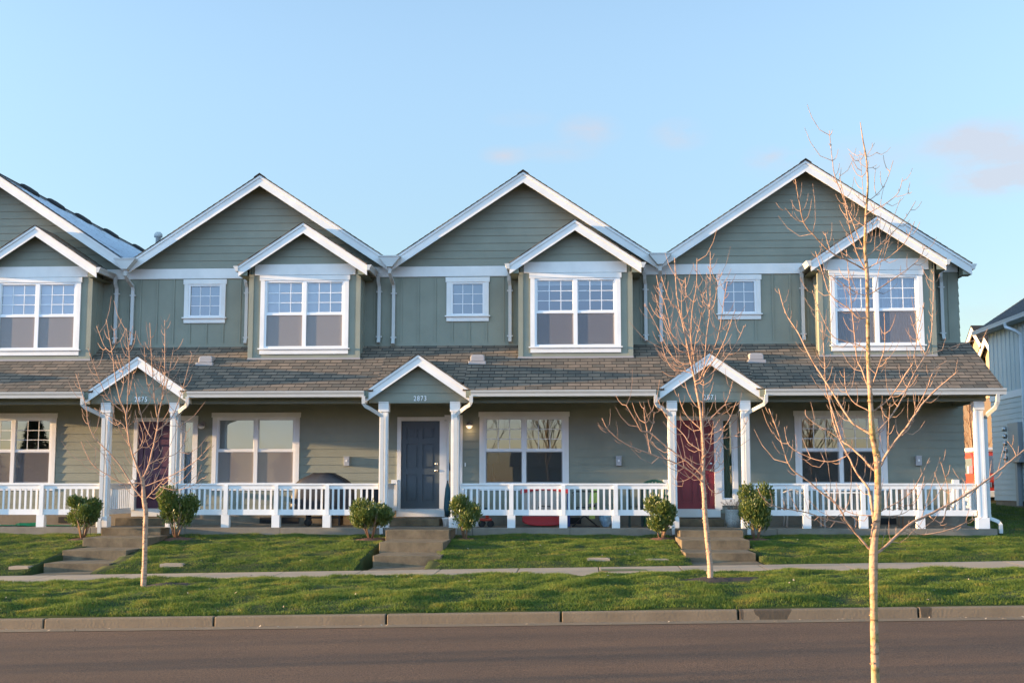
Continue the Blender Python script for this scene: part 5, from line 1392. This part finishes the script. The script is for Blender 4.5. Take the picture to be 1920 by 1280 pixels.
# lamp behind window of 2873
lx = at(925, 858, 30.2)[0]; lz = at(925, 858, 30.2)[1]
r = empty('table_lamp', (lx, 30.2, -.6), 'table lamp with a tan shade seen through the ground-floor window of number 2873', 'lamp')
MB().lathe((lx, 30.2, lz), [(.17, -.13), (.10, .12), (.095, .12), (.165, -.13)], 20).build('lamp_shade', 'lamp_shade', r)
MB().lathe((lx, 30.2, 0), [(.09, -.02), (.05, .02), (.07, .15), (.02, .3), (.015, lz)], 14).build('lamp_base', 'wood', r)
MB().box(lx - .25, lx + .25, 30.0, 30.4, -.6, -.02).build('cabinet', 'wood', r)

# ------------------------------------------------------------------ blue neighbour house on the right
NX = at(1853, 640, 45)[0]; NY = 45.0
r = empty('blue_house', (NX, 38, -.8), 'blue-grey neighbouring house with white downspout at the right edge of the photo', 'house')
nb = MB()
nb.T = lambda x, y, z: (NX + y, x, z); lap(nb, 0, -.55, 2.85, 30, NY, (), .18, -.55, .014); nb.T = None
nb.T = lambda x, y, z: (x, NY - y, z); lap(nb, 0, -.55, 2.85, NX, NX + 9, (), .18, -.55, .014); nb.T = None
nb.box(NX + .0, NX + 9, 29.98, 30.0, -.55, 2.85)
nb.build('lower_wall', 'blue_siding', r)
nu = MB(); nu.poly([(NX, 30, 3.05), (NX, NY, 3.05), (NX, NY, 5.55), (NX, 30, 5.55)])
nu.poly([(NX, NY, 3.05), (NX + 9, NY, 3.05), (NX + 9, NY, 5.55), (NX + 4.5, NY, 8.5), (NX, NY, 5.55)]); nu.poly([(NX, 30, 3.05), (NX + 9, 30, 3.05), (NX + 9, 30, 5.55), (NX + 4.5, 30, 8.5), (NX, 30, 5.55)])
nu.poly([(NX + 9, 30, -.5), (NX + 9, NY, -.5), (NX + 9, NY, 5.55), (NX + 9, 30, 5.55)])
y = 30.2
while y < NY: nu.box(NX - .022, NX, y - .025, y + .025, 3.08, 5.4); y += .42
nu.build('upper_wall', 'blue_siding', r)
MB().box(NX - .03, NX + .05, 30, NY + .02, 2.85, 3.08).build('band_board', 'blue_trim', r)
MB().box(NX + .02, NX + 8.9, 30.05, NY - .03, -1.2, -.55).build('foundation', 'concrete', r)
ov = .38; ze = 5.32
rf = MB(); roof_slab(rf, NX - ov, ze, NX + 4.5, ze + (4.5 + ov) * S, 29.7, NY + .3); roof_slab(rf, NX + 9 + ov, ze, NX + 4.5, ze + (4.5 + ov) * S, 29.7, NY + .3); rf.build('roof', 'shingle_dark', r)
MB().poly([(NX - ov, 29.7, ze - .1), (NX - ov, NY + .3, ze - .1), (NX, NY + .3, ze - .1), (NX, 29.7, ze - .1)]).build('soffit', 'blue_siding', r)
gutter_y(r, NX - ov, -1, 29.7, NY + .32, ze + .03, 'blue_trim')
def ny(px): return NX / ((px - 1089) / F)
yd = ny(1906)
downspout(r, [(NX - ov - .05, yd + .30, ze - .08), (NX - ov - .05, yd + .30, ze - .22), (NX - .20, yd + .10, ze - .36), (NX - .06, yd, ze - .50), (NX - .06, yd, ze - .7), (NX - .06, yd, -.55)], (), .09, .09, 'blue_trim')
ym = ny(1893)
q = MB(); q.box(NX - .22, NX, ym - .5, ym + .5, .7, 2.0); qo = q.build('meter_cabinet', 'metergrey', r, bevel=.01)
for k in range(5): MB().lathe((NX - .22, ym + .62, .85 + .24 * k), [(.08, 0), (.08, -.08), (.05, -.12), (.001, -.12)], 14, 'X').build('meter', 'steel', qo)
MB().box(NX - .16, NX - .02, ym - .1, ym + .1, -.7, .7).build('conduit', 'metergrey', r)
MB().box(NX - .12, NX, ny(1914) - .1, ny(1914) + .1, 0, .5).build('junction_box', 'metergrey', r)

# ------------------------------------------------------------------ distant sunlit house, tree and red van between row and neighbour
DX, DY_ = 18.0, 58.0
r = empty('distant_house', (DX + 4, 60, -.8), 'distant sunlit tan house with small white-edged gables beyond the right end of the row', 'house')
d = MB(); d.box(DX, DX + 8, 50, 72, -1.2, 5.2); d.build('wall', mat('distant_brown', (.11, .08, .055), .8), r)
d = MB(); roof_slab(d, DX - .3, 5.1, DX + 4, 7.1, 49.6, 72.4); roof_slab(d, DX + 8.3, 5.1, DX + 4, 7.1, 49.6, 72.4); d.build('roof', 'shingle', r)
for (px, py) in ((1821, 612), (1845, 631)):
    # small dormer gable facing the sun
    Yg = 58.0 * (DX - .6) / at(px, py, 58)[0]; zp = at(px, py, Yg)[1]; hw_ = 1.0
    gbx = DX - .6
    d = MB()
    d.prism([(gbx + .25, Yg - hw_, zp - .8), (gbx + .25, Yg + hw_, zp - .8), (gbx + .25, Yg, zp - .1)], (1.5, 0, 0)); d.box(gbx + .26, gbx + 1.7, Yg - hw_, Yg + hw_, zp - 2.6, zp - .8); d.build('gable_wall', 'distant_tan', r)
    for s in (-1, 1):
        q = MB(); q.prism([(gbx, Yg, zp), (gbx, Yg + s * (hw_ + .25), zp - .9), (gbx, Yg + s * (hw_ + .25), zp - 1.2), (gbx, Yg, zp - .32)], (.05, 0, 0)); o = q.build('rake_board', 'trim', r); fixn(o)
        q = MB(); q.prism([(gbx - .02, Yg, zp + .05), (gbx - .02, Yg + s * (hw_ + .25), zp - .85), (gbx - .02, Yg + s * (hw_ + .25), zp - .9), (gbx - .02, Yg, zp)], (2.5, 0, 0)); o = q.build('gable_roof', 'shingle', r); fixn(o)
# red van
vx, vy = 15.25, 49.5; vw = 1.9; gz0 = -.85
r = empty('red_van', (vx + vw / 2, vy + 2.4, gz0), 'red van with a white roof parked beyond the right end of the porch', 'van')
b = MB(); prof = [(0, .35), (0, 1.05), (.25, 1.2), (.95, 1.95), (1.2, 2.1), (4.8, 2.1), (4.9, 1.9), (4.9, .35)]
b.prism([(vx, vy + y, gz0 + z) for y, z in prof], (vw, 0, 0)); o = b.build('body', 'carpaint_red', r, bevel=.06); fixn(o)
b = MB(); b.box(vx + .06, vx + vw - .06, vy + 1.15, vy + 4.75, gz0 + 2.1, gz0 + 2.28); b.build('roof', 'vinyl', r, bevel=.12)
n_ = Vector((0, -.75, .70)).normalized() * .012
b = MB(); b.poly([(vx + .1, vy + .30 + n_.y, gz0 + 1.26 + n_.z), (vx + vw - .1, vy + .30 + n_.y, gz0 + 1.26 + n_.z), (vx + vw - .16, vy + .93 + n_.y, gz0 + 1.94 + n_.z), (vx + .16, vy + .93 + n_.y, gz0 + 1.94 + n_.z)]); b.build('windscreen', 'carglass', r)
b = MB(); b.box(vx - .012, vx + .0, vy + .9, vy + 1.9, gz0 + 1.25, gz0 + 1.85); b.build('side_window', 'carglass', r)
b = MB(); b.box(vx + .02, vx + vw - .02, vy - .10, vy - .0, gz0 + .35, gz0 + .6); b.build('bumper', 'vinyl', r, bevel=.03)
for s in (.12, vw - .42): MB().box(vx + s, vx + s + .3, vy - .02, vy + .03, gz0 + .72, gz0 + .92).build('headlight', 'brass', r, bevel=.02)
MB().box(vx - .22, vx - .03, vy + .75, vy + .85, gz0 + 1.25, gz0 + 1.55).build('wing_mirror', 'vinyl', r, bevel=.02)
for y in (.9, 4.0):
    for x in (vx + .08, vx + vw - .08): MB().lathe((x, vy + y, gz0 + .36), [(.15, -.11), (.36, -.11), (.36, .11), (.15, .11)], 20, 'X').build('wheel', 'rubber', r)
def simple_tree(x, y, h, m, label, seed, spread=.35, n=26, cat='tree', grp=None, z0=None, rad=.12):
    rng = random.Random(seed); z0 = -1.0 if z0 is None else z0
    r = empty('bare_tree', (x, y, z0), label, cat, grp)
    t = MB().tube([(x, y, z0), (x + .05, y, z0 + h * .3), (x - .05, y + .05, z0 + h * .65), (x, y, z0 + h)], [rad, rad * .8, rad * .45, .01], 8); t.build('trunk', m, r)
    c = MB()
    def br(p, d, L, rr_, lv):
        q = [p]
        for k in range(3): d = (d + Vector((rng.uniform(-.2, .2), rng.uniform(-.2, .2), .12))).normalized(); q.append(q[-1] + d * L / 3)
        c.tube(q, [rr_, rr_ * .8, rr_ * .6, rr_ * .35], 5, False)
        if lv:
            for k in range(4):
                dd = (d + Vector((rng.uniform(-.8, .8), rng.uniform(-.8, .8), rng.uniform(-.1, .7)))).normalized(); br(q[rng.randint(1, 3)], dd, L * .62, rr_ * .5, lv - 1)
    for k in range(n):
        t = .25 + .7 * k / n; a = k * 2.4
        br(Vector((x, y, z0 + h * t)), Vector((math.cos(a), math.sin(a), .9 + t)).normalized(), h * spread * (1.15 - t), rad * .35 * (1.2 - t), 2)
    c.build('branches', m, r); return r
simple_tree(16.2, 53.5, 5.4, 'wood', 'distant bare tree glowing in the sun behind the end column of the porch', 2, .2, 20, z0=-.8, rad=.08)

# ------------------------------------------------------------------ across the street, behind the camera: what the windows mirror
def conifer(x, y, h, rad, label, seed):
    rng = np.random.default_rng(seed); z0 = -1.6
    r = empty('conifer', (x, y, z0), label, 'tree', 'evergreens across the street')
    MB().tube([(x, y, z0), (x, y, z0 + h)], [.2, .02], 8).build('trunk', 'farbark', r)
    mb = MB(); n = 5200
    t = rng.uniform(0, 1, n) ** 1.4; a = rng.uniform(0, 2 * np.pi, n); lay = np.floor(t * 16) / 16
    rr_ = rad * (1 - t) * (.35 + .65 * rng.uniform(0, 1, n) ** .5) * (1 + .25 * np.sin(a * 5 + lay * 40))
    for k in range(n):
        px, py, pz = x + rr_[k] * math.cos(a[k]), y + rr_[k] * math.sin(a[k]), z0 + .8 + (h - .8) * t[k] - rr_[k] * .25
        L = .28; o = Vector((math.cos(a[k]), math.sin(a[k]), -.25)) * L; s = Vector((-math.sin(a[k]), math.cos(a[k]), rng.uniform(-.6, .6))) * .10
        p = Vector((px, py, pz)); mb.poly([tuple(p - o * .5 + s), tuple(p - o * .5 - s), tuple(p + o)])
    mb.build('crown', 'conifer', r)
conifer(-35.4, -22, 6.6, 1.9, 'big dark evergreen across the street mirrored in the leftmost ground-floor window', 1)
conifer(-39.2, -22.5, 6.9, 2.1, 'smaller dark evergreen across the street, next to the big one', 2)
simple_tree(-1.8, -12, 7.5, 'farbark', 'bare tree across the street mirrored in the porch window of number 2873', 11, .42, 22, z0=-1.6)
simple_tree(-6.5, -16, 8.0, 'farbark', 'taller bare tree across the street behind the photographer', 12, .40, 22, z0=-1.6)
simple_tree(13, -14, 7.0, 'wood', 'brownish bare tree across the street mirrored in the rightmost porch window', 13, .45, 26, z0=-1.6)
def opp_house(x, label):
    r = empty('opposite_house', (x, -36, -1.6), label, 'house', 'houses across the street')
    MB().box(x - 6, x + 6, -44, -36, -1.7, 1.3).build('wall', mat('opp_wall', (.24, .20, .17), .8), r)
    q = MB(); q.T = lambda a, b, c: (b, a, c); roof_slab(q, -35.5, 1.2, -40, 2.5, x - 6.4, x + 6.4); roof_slab(q, -44.5, 1.2, -40, 2.5, x - 6.4, x + 6.4); q.T = None; q.build('roof', 'shingle_dark', r)
    MB().box(x - .5, x + .5, -35.98, -35.9, -1.5, .6).build('door', 'dark', r)
    for s in (-3.6, 3.6): MB().box(x + s - .9, x + s + .9, -35.98, -35.92, -.4, 1.1).build('window', 'carglass', r)
opp_house(-34, 'brown house across the street, furthest left'); opp_house(-17, 'brown house across the street, second from the left'); opp_house(1, 'brown house across the street, straight behind the photographer'); opp_house(18, 'brown house across the street, furthest right')
print('objects', len(bpy.data.objects))

lv = MB(); rl_ = random.Random(9)
for k in range(260):
    x = rl_.uniform(-11, 11)
    if rl_.random() < .35: y = rl_.uniform(16.02, 16.28); z = road_z(x) + .014
    elif rl_.random() < .6: y = rl_.uniform(16.5, 20.5); z = gz(x, y) + .05
    else: y = rl_.uniform(22.5, 27); z = gz(x, y) + .045
    a = rl_.uniform(0, 6.28); q = rl_.uniform(.012, .026); t_ = rl_.uniform(-.012, .012)
    lv.poly([(x + q * math.cos(a), y + q * math.sin(a), z + t_), (x - q * .6 * math.sin(a), y + q * .6 * math.cos(a), z + .006), (x - q * math.cos(a), y - q * math.sin(a), z - t_ + .004), (x + q * .6 * math.sin(a), y - q * .6 * math.cos(a), z)])
tag(lv.build('fallen_leaves', mat('dry_leaf', (.26, .17, .10), .8, scale=40, col2=(.45, .38, .28))), 'scattered dry leaves on the grass and along the kerb', 'leaves', None, 'stuff')
